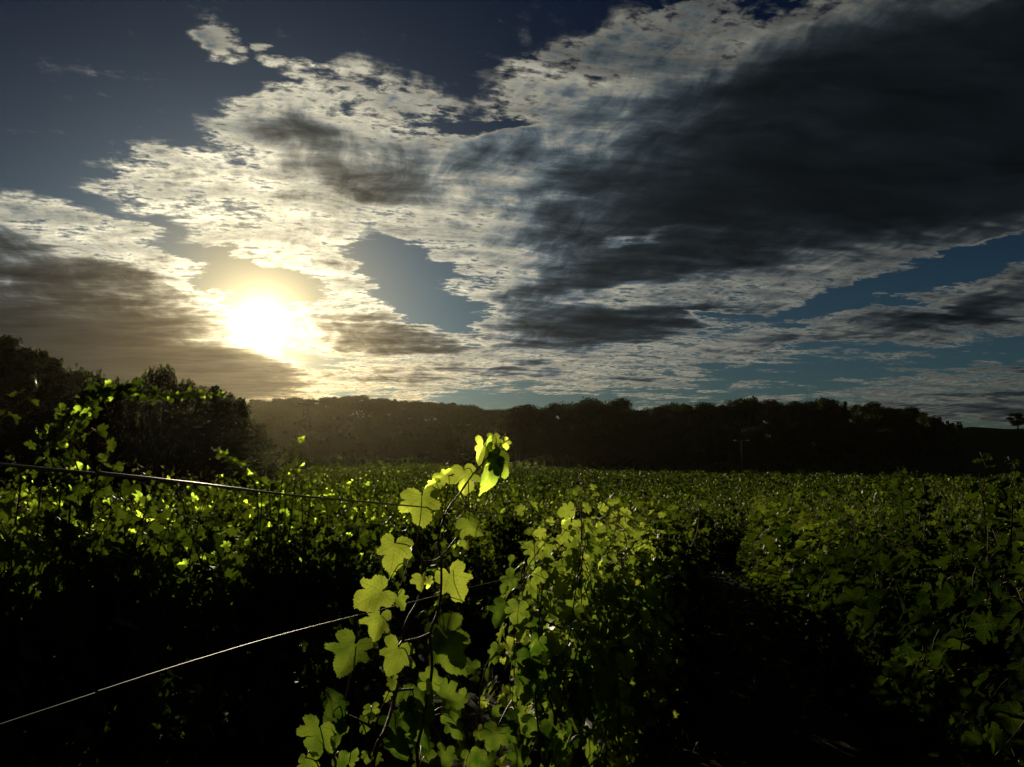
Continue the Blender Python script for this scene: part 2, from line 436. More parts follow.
M_WHITE = plain_material('pale_roof_sheet', (0.70, 0.70, 0.68), (0.80, 0.80, 0.78), 3.0, 0.35, bump=0.05)
M_PLASTER = plain_material('plaster', (0.26, 0.23, 0.19), (0.34, 0.31, 0.26), 5.0, 0.85, bump=0.2)
M_DOOR = plain_material('door_wood', (0.06, 0.045, 0.03), (0.09, 0.07, 0.05), 9.0, 0.7, bump=0.2)
M_GRASS = leaf_material('grass_blade', (0.035, 0.06, 0.015), (0.12, 0.11, 0.04), (0.08, 0.12, 0.02), (0.2, 0.17, 0.05), 0.35, veins=False)

def ground_material():
    m, N = mat('soil')
    pos = N.n('ShaderNodeNewGeometry').outputs['Position']
    big = N.noise(pos, 0.09, 5.0, 0.6)
    clod = N.noise(pos, 9.0, 7.0, 0.65)
    soil = N.mix(N.rng(clod, 0.35, 0.65), (0.018, 0.012, 0.008), (0.040, 0.028, 0.018))
    sward = N.mix(N.rng(N.noise(pos, 3.0, 5.0, 0.65), 0.35, 0.65), (0.020, 0.032, 0.010), (0.055, 0.060, 0.022))
    far = N.rng(N.vm('LENGTH', pos), 140.0, 200.0)
    f = N.m('MAXIMUM', N.rng(big, 0.50, 0.62), far)
    p = N.n('ShaderNodeBsdfPrincipled')
    N.put(p.inputs['Base Color'], N.mix(f, soil, sward))
    p.inputs['Roughness'].default_value = 0.95
    p.inputs['Specular IOR Level'].default_value = 0.1
    b = N.n('ShaderNodeBump'); b.inputs['Strength'].default_value = 0.9; b.inputs['Distance'].default_value = 0.05
    N.put(b.inputs['Height'], clod); N.t.links.new(b.outputs[0], p.inputs['Normal'])
    o = N.n('ShaderNodeOutputMaterial'); N.t.links.new(p.outputs[0], o.inputs[0])
    return m
M_SOIL = ground_material()

# ------------------------------------------------------------------ the lie of the land
ROWANG = math.radians(13.0)
RD = np.array([math.sin(ROWANG), math.cos(ROWANG)])       # along the vine rows
RN = np.array([math.cos(ROWANG), -math.sin(ROWANG)])      # across them, to the right
SPACING = 2.2
ROW0 = -0.677                                             # the wired row, just left of where one stands

def smooth(x, a, b):
    u = np.clip((x - a) / (b - a), 0, 1)
    return u * u * (3 - 2 * u)

def bear(x, y):
    """Bearing, as 512 + 804 tan(azimuth)."""
    return 512 + F * np.where(y > 1, x / np.maximum(y, 1), np.sign(x) * 5)

HILL_R = ([-400, 380, 500, 560, 640, 720, 800, 900, 935, 970, 1010, 1060, 1400], [0, 0, 1.0, 5.5, 7.2, 7.4, 8.2, 9.5, 11.5, 12.6, 11.6, 12.5, 14])
HILL_L = ([-600, -100, 120, 245, 300, 370, 420, 470, 520, 600, 700, 1500], [30, 28, 24, 24, 25.5, 27, 25, 21, 16, 16, 16, 18])
def ground_z(x, y):
    x = np.asarray(x, float); y = np.asarray(y, float)
    t = x * RD[0] + y * RD[1]
    z = np.where(t > 0, -2.4 * (1 - np.exp(-np.maximum(t, 0) / 30.0)), -0.08 * np.maximum(t, -60))
    z = z + 0.012 * np.clip(t - 90, 0, 110) + np.where(y > 0, 1.1 * smooth(t, 60, 170) * np.exp(-((bear(x, y) - 400) / 130.0) ** 2), 0) + 0.35 * np.sin(x * .05 + 1) * np.sin(y * .07) * smooth(t, 25, 60)
    b = bear(x, y); r = np.hypot(x, y)
    hr = np.interp(b, *HILL_R) * smooth(r, 158, 250)
    hl = np.interp(b, *HILL_L) * smooth(r, 190, 440) ** 1.2
    z = z + np.where(y > 0, np.maximum(hr, hl), 0)
    z = z + 0.5 * np.sin(x * 0.021 + 1.3) * np.sin(y * 0.017) * smooth(r, 60, 160) * 0.8
    return z

def make_ground():
    g = np.concatenate([np.linspace(0, 12, 49), np.linspace(13, 60, 48), np.linspace(63, 300, 80), np.linspace(310, 800, 50), np.geomspace(850, 6000, 14)])
    ax = np.concatenate([-g[:0:-1], g])
    gy = np.concatenate([-g[70:0:-14], np.linspace(-12, -0.25, 24), g])
    gy = np.unique(gy)
    X, Y = np.meshgrid(ax, gy)
    Z = ground_z(X, Y)
    rng = np.random.default_rng(3)
    Z = Z + rng.normal(0, 0.012, Z.shape) * (np.hypot(X, Y) < 60)
    nx, ny = len(ax), len(gy)
    I = np.arange(nx * ny).reshape(ny, nx)
    f = np.stack([I[:-1, :-1], I[:-1, 1:], I[1:, 1:], I[1:, :-1]], -1).reshape(-1, 4)
    mb = MB(); mb.add(np.stack([X, Y, Z], -1).reshape(-1, 3), f)
    o = mb.build('ground', M_SOIL)
    tag(o, kind='structure')
make_ground()

# ------------------------------------------------------------------ leaves
def leaf_outline(level, rng=None):
    half = [(0.03, 0.0), (0.06, -0.13), (0.18, -0.24), (0.35, -0.26), (0.50, -0.15), (0.575, 0.0), (0.53, 0.12), (0.49, 0.17), (0.57, 0.25), (0.63, 0.38), (0.58, 0.50), (0.47, 0.54),
            (0.37, 0.53), (0.36, 0.63), (0.30, 0.75), (0.16, 0.87), (0.0, 0.97)]
    if rng is not None:
        half = list(half)
        for q, w in ((7, 1.0), (6, .5), (8, .4), (12, 1.0), (13, .6), (11, .5)):
            f = 1 - w * rng.uniform(0.0, 0.42)
            half[q] = (half[q][0] * f, 0.12 + (half[q][1] - 0.12) * f)
    if level == 1:
        half = [half[i] for i in (0, 2, 4, 6, 9, 12, 14, 16)]
    elif level == 2:
        half = [(0.0, 0.0), (0.36, -0.22), (0.56, 0.3), (0.0, 0.97)]
    h = np.array(half)
    if level == 0:
        out = []
        for i in range(len(h) - 1):
            a, b = h[i], h[i + 1]
            L = np.linalg.norm(b - a); k = max(1, int(round(L / 0.085)))
            nrm = (a + b) / 2 - np.array([0, 0.28]); nrm /= np.linalg.norm(nrm) + 1e-9
            for j in range(k):
                p = a + (b - a) * j / k
                out.append(p)
                if i > 0:
                    out.append(a + (b - a) * (j + 0.55) / k + nrm * 0.036 * (1 + 0.5 * math.sin(7 * i + 3 * j)))
        out.append(h[-1]); h = np.array(out)
    left = h[::-1][1:].copy(); left[:, 0] *= -1
    pts = np.concatenate([h, left])
    if level == 2:
        pts = pts[:-1]
    elif level == 1:
        pts[0, 0], pts[-1, 0] = 0.02, -0.02
    return pts

def leaf_template(level, seed):
    """One leaf: stalk end at the origin, tip along +Y, upper face +Z, width about 1.15."""
    rng = np.random.default_rng(seed)
    o = leaf_outline(level, rng)
    if level < 2:                                            # uneven rim, kept star-shaped about the middle of the blade
        q = o - np.array([0, 0.28])
        aa = np.linspace(0, 2 * math.pi, len(o), endpoint=False)
        wob = 1 + 0.05 * np.sin(2 * aa + rng.uniform(0, 6)) + 0.04 * np.sin(5 * aa + rng.uniform(0, 6)) + rng.normal(0, 0.012, len(o))
        wob[0] = wob[-1] = 1
        o = q * wob[:, None] + np.array([0, 0.28])
    o = o * np.array([rng.uniform(0.88, 1.08), 1.0])
    k = len(o)
    rings = [1.0, 0.7, 0.4] if level == 0 else [1.0]
    mid = np.array([[0, 0.28]])
    P = np.concatenate([(o - mid) * r + mid for r in rings] + [mid])
    x, y = P[:, 0], P[:, 1]
    cup, fold, curl = rng.uniform(-0.25, 0.30), rng.uniform(0.06, 0.62), rng.uniform(-0.2, 0.75)
    ph = rng.uniform(0, 6.28, 3)
    z = -cup * (x * x + (y - 0.3) ** 2) + fold * np.sqrt(x * x + 0.006) - curl * np.maximum(y - 0.2, 0) ** 2
    z = z + 0.07 * np.sin(5 * x + ph[0]) * np.sin(4.5 * y + ph[1]) + 0.05 * rng.uniform(-1, 1) * x
    ang = np.arctan2(y - 0.25, x)
    z = z + 0.03 * np.sin(2 * ang + ph[2]) * np.hypot(x, y - 0.25)
    V = np.stack([x, y, z], -1)
    tris, quads = [], []
    nr = len(rings)
    for r in range(nr - 1):
        for j in range(k):
            n = (j + 1) % k
            quads.append((r * k + j, r * k + n, (r + 1) * k + n, (r + 1) * k + j))
    for j in range(k):
        tris.append(((nr - 1) * k + j, (nr - 1) * k + (j + 1) % k, nr * k))
    return V, np.array(tris), np.array(quads).reshape(-1, 4), P

TEMPL = {lv: [leaf_template(lv, 10 * lv + s) for s in range(n)] for lv, n in ((0, 8), (1, 5), (2, 3))}

def frames(tip, nrm):
    """Rotation matrices with Y along tip and Z near nrm."""
    y = tip / (np.linalg.norm(tip, axis=1)[:, None] + 1e-9)
    x = np.cross(y, nrm); x /= np.linalg.norm(x, axis=1)[:, None] + 1e-9
    z = np.cross(x, y)
    return np.stack([x, y, z], -1)

def add_leaves(mb, level, pos, tip, nrm, size, tone, rng, matidx=0):
    pos, tip, nrm, size, tone = map(np.asarray, (pos, tip, nrm, size, tone))
    R = frames(tip, nrm)
    which = rng.integers(0, len(TEMPL[level]), len(pos))
    for w in range(len(TEMPL[level])):
        sel = which == w
        L = int(sel.sum())
        if not L:
            continue
        V, tr, qd, P = TEMPL[level][w]
        k = len(V)
        vv = np.einsum('lij,kj->lki', R[sel], V) * size[sel][:, None, None] + pos[sel][:, None, :]
        off = (np.arange(L) * k)[:, None, None]
        faces = [(tr[None] + off).reshape(-1, 3)]
        if len(qd):
            faces.append((qd[None] + off).reshape(-1, 4))
        mb.add(vv.reshape(-1, 3), faces, np.tile(P, (L, 1)), np.repeat(tone[sel], k), matidx)

def unit(v):
    return v / (np.linalg.norm(v, axis=-1, keepdims=True) + 1e-9)

# ------------------------------------------------------------------ grapevines
def shoot_leaves(path, rng, out, step, size, spread, top_small=True, out_axis=None):
    """Leaves up one shoot: alternate sides, on stalks, hanging blades."""
    seg = np.linalg.norm(np.diff(path, axis=0), axis=1)
    L = seg.sum(); cum = np.concatenate([[0], np.cumsum(seg)])
    s = step * 0.6; side = rng.choice([-1, 1])
    while s < L:
        u = s / L
        p = np.array([np.interp(s, cum, path[:, i]) for i in range(3)])
        side = -side
        a = rng.normal(0, 0.75)
        o = np.array([math.sin(a), side * math.cos(a), 0.0])
        o = unit(o + np.array([0, 0, rng.uniform(-0.1, 0.5)]))
        sz = size * rng.uniform(0.62, 1.1) * (1.0 - 0.6 * u ** 2.5 if top_small else 1.0)
        st = spread * rng.uniform(0.5, 1.2) * (1 - 0.5 * u)
        base = p + o * st
        tip = unit(np.array([o[0], o[1], 0]) * rng.uniform(0.2, 1.0) + np.array([0, 0, -rng.uniform(0.3, 1.1) + 0.9 * u ** 3]) + rng.normal(0, 0.3, 3))
        nr = unit(np.array([o[0], o[1], 0]) * rng.uniform(0.3, 1.1) + np.array([0, 0, rng.uniform(0.1, 0.9)]) + rng.normal(0, 0.35, 3))
        tone = np.clip(abs(rng.normal(0.0, 0.30)) + 0.45 * u ** 2 + (0.4 if rng.random() < 0.08 else 0), 0, 1)
        out.append((base, tip, nr, sz, tone, p))
        s += step * rng.uniform(0.7, 1.3) * (1 - 0.35 * u)

def vine_parts(seed, level, top=1.62, half=0.62, density=1.0, extra=(), tall=0.12, skirt=True, fill=190):
    """Geometry of one trained vine, local X along the row."""
    rng = np.random.default_rng(seed)
    trunk, canes, fol = MB(), MB(), MB()
    sides = 8 if level == 0 else 5
    h = 0.70 + rng.uniform(-0.04, 0.04)
    tp = spline([(0, 0, -0.08), (rng.normal(0, .03), rng.normal(0, .03), 0.2), (rng.normal(0, .04), rng.normal(0, .03), 0.45), (0.0, 0.0, h)], 12)
    trunk.tube(tp, np.linspace(0.042, 0.026, 12) * (1 + 0.15 * np.sin(np.arange(12) * 2.1)), sides + 2)
    for sg in (-1, 1):
        cp = spline([(0, 0, h - 0.02), (sg * 0.12, rng.normal(0, .015), h + 0.05), (sg * 0.35, rng.normal(0, .02), h + 0.07), (sg * half, rng.normal(0, .02), h + 0.05)], 9)
        trunk.tube(cp, np.linspace(0.022, 0.010, 9), sides)
    leaves = []
    n = int(13 * density * half / 0.62)
    shoots = []
    for i in range(n):
        x0 = -half + 2 * half * (i + rng.uniform(0.2, 0.8)) / n
        hh = rng.normal(top, 0.09) + (rng.uniform(0.15, 0.35) if rng.random() < tall else 0)
        ly = rng.normal(0, 0.10)
        shoots.append(spline([(x0, 0, h + 0.06), (x0 + rng.normal(0, .05), ly * 0.6, h + 0.3 * (hh - h)), (x0 + rng.normal(0, .09), ly + rng.normal(0, .05), h + 0.7 * (hh - h)),
                              (x0 + rng.normal(0, .14), ly + rng.normal(0, .10), hh)], 14))
        if skirt and rng.random() < 0.8:     # a side shoot that hangs into the aisle
            sg = rng.choice([-1, 1]); z0 = rng.uniform(0.7, 1.35); ln = rng.uniform(0.35, 0.75) * min(1.0, z0)
            x1 = x0 + rng.normal(0, .1)
            shoots.append(spline([(x1, ly * .4, z0), (x1 + rng.normal(0, .06), sg * rng.uniform(.15, .3), z0 + 0.04), (x1 + rng.normal(0, .1), sg * rng.uniform(.22, .42), z0 - ln * 0.5), (x1 + rng.normal(0, .12), sg * rng.uniform(.2, .42), z0 - ln)], 10))
    for sp in shoots:
        canes.tube(sp, np.linspace(0.0052, 0.002, len(sp)), 5 if level == 0 else 3)
        shoot_leaves(sp, rng, leaves, 0.075 if level < 1 else 0.085, 0.118, 0.09)
    for sp, sz in extra:
        sp = spline(sp, 18)
        canes.tube(sp, np.linspace(0.005, 0.0018, len(sp)), 5)
        shoot_leaves(sp, rng, leaves, 0.055, sz, 0.05, True)
    for (b, t, nr, sz, tn, p) in leaves:
        if level == 0:
            mid = (b + p) / 2 + np.array([0, 0, 0.012])
            canes.tube([p, mid, b], 0.0014, 3, 0.5, 1)
    m = int(fill * half / 0.62)          # the old leaves inside the canopy and low round the trunk
    for _ in range(m):
        sg = rng.choice([-1, 1]); zz = 0.05 + (top - 0.3) * rng.random() ** 1.35
        b = np.array([rng.uniform(-half, half), sg * abs(rng.normal(0.10, 0.10)), zz])
        o = np.array([rng.normal(0, .5), sg, 0.0])
        leaves.append((b, unit(o * .5 + np.array([0, 0, -.8]) + rng.normal(0, .35, 3)), unit(o + np.array([0, 0, .3]) + rng.normal(0, .4, 3)), rng.uniform(0.09, 0.15), float(np.clip(abs(rng.normal(0, .25)), 0, 1)), b))
    P, T, Nn, Z, C, _ = [np.array(q) for q in zip(*leaves)]
    add_leaves(fol, level, P, T, Nn, Z, C, rng)
    return trunk, canes, fol

def make_vine(seed, level, shaded=False, young=False, **kw):
    tr, ca, fo = vine_parts(seed, level, **kw)
    root = empty('grapevine')
    tr.build('trunk', M_BARK, root)
    ca.build('canes', [M_GREENCANE, M_PETIOLE], root)
    fo.build('foliage', M_YOUNG if young else M_LEAF_SHADED if shaded else M_LEAF if level == 0 else M_LEAF_FAR, root)
    return root

def copy_thing(src, label=None):
    r = src.copy(); COL.objects.link(r)
    for ch in src.children:
        c = ch.copy(); COL.objects.link(c); c.parent = r
    if label: r['label'] = label
    return r

def row_xy(k, t):
    p = RN * (ROW0 + SPACING * k) + RD * t
    return p[0], p[1]

def row_point(k, px, py, off=0.0):
    """Where the sight line through one place of the photograph meets the upright plane of row k."""
    d = ray(px, py)
    o = ROW0 + SPACING * k + off
    s = o / (d.x * RN[0] + d.y * RN[1])
    return EYE + d * s

ORD = ['nearest', 'second', 'third', 'fourth', 'fifth', 'sixth', 'seventh', 'eighth', 'ninth', 'tenth', 'eleventh', 'twelfth', 'thirteenth', 'fourteenth', 'fifteenth', 'sixteenth',
       'seventeenth', 'eighteenth', 'nineteenth', 'twentieth'] + ['twenty-' + q for q in ('first', 'second', 'third', 'fourth', 'fifth', 'sixth', 'seventh', 'eighth', 'ninth')] + ['thirtieth'] + \
      ['thirty-' + q for q in ('first', 'second', 'third', 'fourth', 'fifth', 'sixth', 'seventh', 'eighth', 'ninth')] + ['fortieth']
CROSS = {}
def row_words(k):
    if k >= 1000:
        n = CROSS.setdefault(k, len(CROSS))
        return '%s row planted across, beyond the end of the dark aisle' % ORD[n]
    if k == 0: return 'wired row beside the dark aisle'
    if k == 1: return 'row on the right of the dark aisle'
    if k == -1: return 'first row left of the wired row'
    n = ORD[abs(k) - 1]
    return ('%s row left of the wired row' % n) if k < 0 else ('%s row right of the dark aisle' % n)

G_VINE = 'grapevines standing in rows across the field'
spots, far_spots = [], []
rs = np.random.default_rng(5)
def visible(x, y, r):
    if y < 0.6: return False
    b = 512 + F * x / y
    near = r < 6
    return (-300 if near else -700) < b < (1350 if near else 1800)
END_T = 21.0                                              # here the near rows stop and a second parcel, planted across, begins
for k in range(-20, 20):
    for i in range(-3, 20):
        t = 0.5 + 1.2 * i + (0.37 * k) % 1.2
        if k == 0:
            t = 4.25 + 1.2 * i
            if t < 4.0: continue
        x, y = row_xy(k, t)
        r = math.hypot(x, y)
        if t > END_T or (k == 1 and t < 2.6) or not visible(x, y, r): continue
        if k == -1 and 7.2 < t < 8.7: continue            # a gap where vines are missing
        spots.append((r, k, t, x, y, ROWANG))
ANG2 = math.radians(-58.0)
D2 = np.array([math.sin(ANG2), math.cos(ANG2)]); N2 = np.array([math.cos(ANG2), -math.sin(ANG2)])
for k in range(-20, 130):
    for i in range(-180, 180):
        p = N2 * (2.1 * k) + D2 * (1.2 * i + (0.31 * k) % 1.2)
        x, y = p
        t = x * RD[0] + y * RD[1]; r = math.hypot(x, y)
        if t < END_T + 1.6 or not visible(x, y, r): continue
        b = 512 + F * x / y
        if r > 182 + 8 * math.sin(k * 0.3) - (35 if b > 900 else 0): continue
        spots.append((r, 1000 + k, i, x, y, ANG2))
spots.sort()
def in_view(q):
    b = 512 + F * q[3] / q[4]
    return q[0] < 6 or -110 < b < 1130
SEEN = [q for q in spots if in_view(q)]
NEAR = SEEN[:294]
FAR = SEEN[294:] + [q for q in spots if not in_view(q)]

protos_hi = [dict(seed=100 + i, level=0, fill=230) for i in range(5)]
protos_shaded = [dict(seed=150 + i, level=0, shaded=True, fill=260, top=1.55) for i in range(4)]
protos_front = [dict(seed=170 + i, level=0, young=True, fill=70, density=1.1, top=1.60) for i in range(2)]
protos_mid = [dict(seed=200 + i, level=1, tall=0.35, fill=230, half=(0.62, 0.5, 0.56)[i % 3]) for i in range(8)]
built = {}
counts = {}
for (r, k, t, x, y, ra) in NEAR:
    counts[k] = counts.get(k, 0) + 1
    z = float(ground_z(x, y))
    hi = r < 9.0
    kind = 'mid' if not hi else 'shaded' if k == 1 or (k == 2 and t < 9) else 'front' if (k == 0 and t < 6.8) else 'hi'
    pool = dict(mid=protos_mid, shaded=protos_shaded, front=protos_front, hi=protos_hi)[kind]
    j = int(rs.integers(0, len(pool)))
    key = (kind, j)
    label = 'leafy grapevine, %s in the %s' % (ORD[min(counts[k] - 1, len(ORD) - 1)], row_words(k))
    if key not in built:
        built[key] = o = make_vine(**pool[j])
    else:
        o = copy_thing(built[key])
    tag(o, label, 'grapevine', G_VINE)
    o.location = (x, y, z)
    o.rotation_euler = (rs.normal(0, 0.02), rs.normal(0, 0.02), (math.pi / 2 - ra) + (math.pi if rs.random() < 0.5 else 0))
    sc = rs.uniform(0.95, 1.04) if k != 1 else rs.uniform(0.97, 1.08)
    if k < 0 and r < 7: sc = rs.uniform(0.97, 1.03)
    if kind == 'mid': o.scale = (rs.uniform(.85, 1.05), (rs.uniform(1.0, 1.9) if k in (0, 1) else rs.uniform(.8, 1.15)), float(np.clip(rs.normal(0.98, 0.15), .66, 1.28)))
    else: o.scale = (1.0, rs.uniform(0.85, 1.3), sc * rs.uniform(.92, 1.06))

# everything of the field too far off to be told apart, as one mass of leaves
def far_field():
    mb = MB(); rng = np.random.default_rng(9)
    A = np.array([(f[3], f[4], f[0], f[5]) for f in FAR])
    for lo, hi, n, sz in ((0, 55, 95, 0.17), (55, 90, 60, 0.21), (90, 400, 34, 0.28)):
        S_ = A[(A[:, 2] >= lo) & (A[:, 2] < hi)]
        if not len(S_): continue
        m = len(S_) * n
        base = np.repeat(S_, n, 0)
        hv = np.repeat(np.clip(rng.normal(0.98, 0.23, len(S_)), .45, 1.5), n)
        u = rng.uniform(-0.55, 0.55, m); w = rng.normal(0, 0.17, m)
        zz = 1.60 * hv * np.sqrt(rng.uniform(0.16, 1.0, m)) + rng.normal(0, 0.07, m) + 0.3 * (rng.random(m) < 0.03)
        px = base[:, 0] + np.sin(base[:, 3]) * u + np.cos(base[:, 3]) * w; py = base[:, 1] + np.cos(base[:, 3]) * u - np.sin(base[:, 3]) * w
        pos = np.stack([px, py, ground_z(base[:, 0], base[:, 1]) + zz], -1)
        side = np.sign(w + 1e-6)
        outw = np.stack([np.cos(base[:, 3]) * side, -np.sin(base[:, 3]) * side, np.zeros(m)], -1)
        tip = unit(outw * rng.uniform(0.1, 1, m)[:, None] + np.array([0, 0, -0.7]) + rng.normal(0, 0.4, (m, 3)))
        nr = unit(outw * 0.7 + np.array([0, 0, 0.6]) + rng.normal(0, 0.45, (m, 3)))
        add_leaves(mb, 2, pos, tip, nr, sz * rng.uniform(0.7, 1.15, m), np.clip(np.abs(rng.normal(0.0, 0.30, m)) + 0.6 * (rng.random(m) < 0.10), 0, 1), rng)
    o = mb.build('far_vine_rows', M_LEAF_FAR)
    tag(o, 'far rows of grapevines running together over the valley floor', 'vineyard', kind='stuff')
far_field()

# ------------------------------------------------------------------ the vine in front, on the wires
LEAF_AXES = {}
def front_leaf(name, parent, px, py, wpx, ang, yaw, tone, off=0.0, hang=0.25, node=None, seed=0, orow=0, push=0.0, material=None):
    """One blade hung at its own place in the row: width, lean, turn about its midrib."""
    rng = np.random.default_rng(1000 + seed)
    c = row_point(orow, px, py, off)
    d = (c - EYE).normalized()
    dist = (c - EYE).dot(Vector((0, math.cos(PITCH), math.sin(PITCH))))
    size = wpx * dist / F / 1.09 / max(0.45, math.cos(math.radians(yaw)))
    right = d.cross(Vector((0, 0, 1))).normalized(); up = right.cross(d)
    a = math.radians(ang)
    T = (right * math.cos(a) + up * math.sin(a) + d * rng.uniform(-hang, hang) * 1.8).normalized()
    n = (-d - T * (-d).dot(T)).normalized()
    n = Matrix.Rotation(math.radians(yaw * (1.5 if yaw < 30 else 1.0) * rng.choice([-1, 1])), 3, T) @ n
    base = c - T * (0.34 * size) + SUN_DIR * push
    mb = MB()
    lv = int(rng.integers(0, 8))
    V, tr, qd, P = TEMPL[0][lv]
    R = frames(np.array([T]), np.array([n]))[0]
    vv = (R @ V.T).T * size + np.array(base)
    org = np.array(parent.location)
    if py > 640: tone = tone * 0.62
    yaw = yaw
    t = np.clip(tone - 0.25 * np.hypot(P[:, 0], P[:, 1] - .3) ** 3 * rng.uniform(-1, 1) + 0.12 * np.sin(P[:, 0] * 6 + seed) * np.sin(P[:, 1] * 5), 0, 1)
    mb.add(vv - org, [tr, qd], P, t, 0)
    if node is not None:
        nd = np.array(node)
        b = np.array(base)
        mid = (nd + b) / 2 + np.array([0, 0, 0.012]) + np.array(right) * 0.004
        mb.tube(spline([nd - org, mid - org, b - org], 7), np.linspace(0.0016, 0.0011, 7), 5, 0.5, 1)
    return mb.build(name, [material or M_YOUNG, M_PETIOLE], parent)

def hand_vine(label, base_t, canes, leaves, tendrils, orow=0, base_off=0.0, cane_rad=0.0048, young=True):
    bx, by = row_xy(orow, base_t)
    root = empty('grapevine', (bx, by, float(ground_z(bx, by))))
    tag(root, label, 'grapevine', G_VINE)
    org = np.array(root.location)
    tm = MB()
    head = np.array([0, 0, 0.68])
    tm.tube(spline([(0, 0, -0.08), (0.03, -0.02, 0.2), (-0.02, 0.02, 0.45), head], 12), np.linspace(0.04, 0.026, 12), 10)
    arm = np.array([RD[0], RD[1], -0.07])
    for sg in (-1, 1):
        tm.tube(spline([head, head + arm * sg * 0.15 + np.array([0, 0, .03]), head + arm * sg * 0.5], 8), np.linspace(0.02, 0.011, 8), 8)
    tm.build('trunk', M_BARK, root)
    nodes = []
    for ci, (pts, r0, r1) in enumerate(canes):
        P = [np.array(row_point(orow, px, py, off)) for (px, py, off) in pts]
        if pts[-1][1] > 800:                       # comes up from the cordon
            P[-1] = org + head + arm * ((-1) ** ci) * 0.16 * (1 + ci % 3)
        S_ = spline(P, 40)
        mb = MB()
        rad = np.linspace(r0, r1, 40)
        rad[::8] *= 1.25
        mb.tube(S_ - org, rad, 7)
        mb.build('cane', M_CANE, root)
        nodes.append(S_)
    nodes = np.concatenate(nodes)
    for i, L in enumerate(leaves):
        px, py, w, ang, yaw, tone = L[:6]
        off = L[6] if len(L) > 6 else 0.03 * math.sin(i * 2.3)
        dark = len(L) > 7 and L[7]
        c = np.array(row_point(orow, px, py, off))
        k = np.argmin(np.linalg.norm(nodes - (c + np.array([0, 0, 0.03])), axis=1))
        nd = nodes[k] if np.linalg.norm(nodes[k] - c) < 0.35 else None
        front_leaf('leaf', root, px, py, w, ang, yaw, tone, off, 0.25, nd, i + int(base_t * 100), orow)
        if dark:                                   # an added blade behind it on the sunny side, to shade it
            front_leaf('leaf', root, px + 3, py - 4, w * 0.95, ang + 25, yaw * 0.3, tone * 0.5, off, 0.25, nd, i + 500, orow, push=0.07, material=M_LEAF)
    for pts in tendrils:
        P = [np.array(row_point(orow, px, py, -0.02)) for (px, py) in pts]
        mb = MB(); mb.tube(spline(P, 24) - org, np.linspace(0.0011, 0.0006, 24), 5)
        mb.build('tendril', M_CANE, root)
    return root

hand_vine('sparse young grapevine with bright backlit yellow-green leaves, climbing across both wires in front', 2.05,
    [([(506, 434, 0), (489, 456, 0), (473, 474, 0), (460, 493, 0), (447, 511, 0), (438, 540, 0), (441, 562, 0), (441, 590, 0.02), (438, 612, .02), (430, 634, .02), (432, 670, .02), (424, 720, 0), (418, 770, 0), (410, 900, 0)], 0.0022, 0.0045),
     ([(413, 546, 0), (422, 560, -.02), (423, 575, -.02), (418, 600, -.02), (408, 618, -.02), (403, 636, -.02), (400, 665, -.02), (394, 700, -.02), (385, 730, 0), (376, 750, 0), (372, 800, 0), (380, 900, 0)], 0.0025, 0.0052),
     ([(456, 538, 0.01), (447, 550, 0.01), (436, 560, 0), (423, 562, -.02)], 0.0020, 0.0026),
     ([(430, 633, 0.02), (418, 638, 0), (405, 641, -.02)], 0.0020, 0.0022),
     ([(413, 689, 0.0), (402, 690, 0), (392, 692, -.02)], 0.0026, 0.0026),
     ([(342, 714, 0.0), (352, 717, 0), (372, 728, -.0), (384, 745, 0)], 0.0024, 0.0026),
     ([(318, 745, -.03), (335, 760, -.03), (345, 800, -.03), (360, 900, 0)], 0.0024, 0.004),
    ],
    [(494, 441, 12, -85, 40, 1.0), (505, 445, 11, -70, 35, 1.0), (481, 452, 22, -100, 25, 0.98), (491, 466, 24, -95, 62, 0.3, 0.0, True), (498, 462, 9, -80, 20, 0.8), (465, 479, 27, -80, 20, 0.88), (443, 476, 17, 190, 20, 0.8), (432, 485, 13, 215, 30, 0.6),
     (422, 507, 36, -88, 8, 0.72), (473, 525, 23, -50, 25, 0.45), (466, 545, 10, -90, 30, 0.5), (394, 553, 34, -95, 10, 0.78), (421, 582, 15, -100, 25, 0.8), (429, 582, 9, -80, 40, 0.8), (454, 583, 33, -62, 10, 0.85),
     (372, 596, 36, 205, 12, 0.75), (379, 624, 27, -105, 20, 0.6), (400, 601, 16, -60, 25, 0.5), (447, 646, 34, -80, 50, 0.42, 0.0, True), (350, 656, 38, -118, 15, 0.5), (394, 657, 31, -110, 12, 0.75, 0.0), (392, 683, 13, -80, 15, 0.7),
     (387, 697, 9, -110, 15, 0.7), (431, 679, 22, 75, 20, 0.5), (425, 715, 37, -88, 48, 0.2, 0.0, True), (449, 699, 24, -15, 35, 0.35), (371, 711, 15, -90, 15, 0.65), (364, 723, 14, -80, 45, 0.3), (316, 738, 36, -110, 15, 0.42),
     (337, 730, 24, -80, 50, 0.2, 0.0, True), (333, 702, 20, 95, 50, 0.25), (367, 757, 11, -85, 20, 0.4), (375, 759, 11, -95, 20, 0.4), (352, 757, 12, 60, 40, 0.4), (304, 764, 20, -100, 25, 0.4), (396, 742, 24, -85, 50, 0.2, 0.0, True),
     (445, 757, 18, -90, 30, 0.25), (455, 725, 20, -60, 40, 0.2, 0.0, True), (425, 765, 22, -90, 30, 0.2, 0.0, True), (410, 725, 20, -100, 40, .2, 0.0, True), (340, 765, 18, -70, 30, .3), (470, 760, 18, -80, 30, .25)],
    [[(421, 604), (425, 612), (427, 619), (431, 623), (430, 620)], [(447, 562), (448, 575), (452, 588), (458, 593), (464, 593)], [(507, 452), (512, 460), (516, 466), (519, 468)], [(488, 500), (485, 508), (490, 514), (494, 515)]])

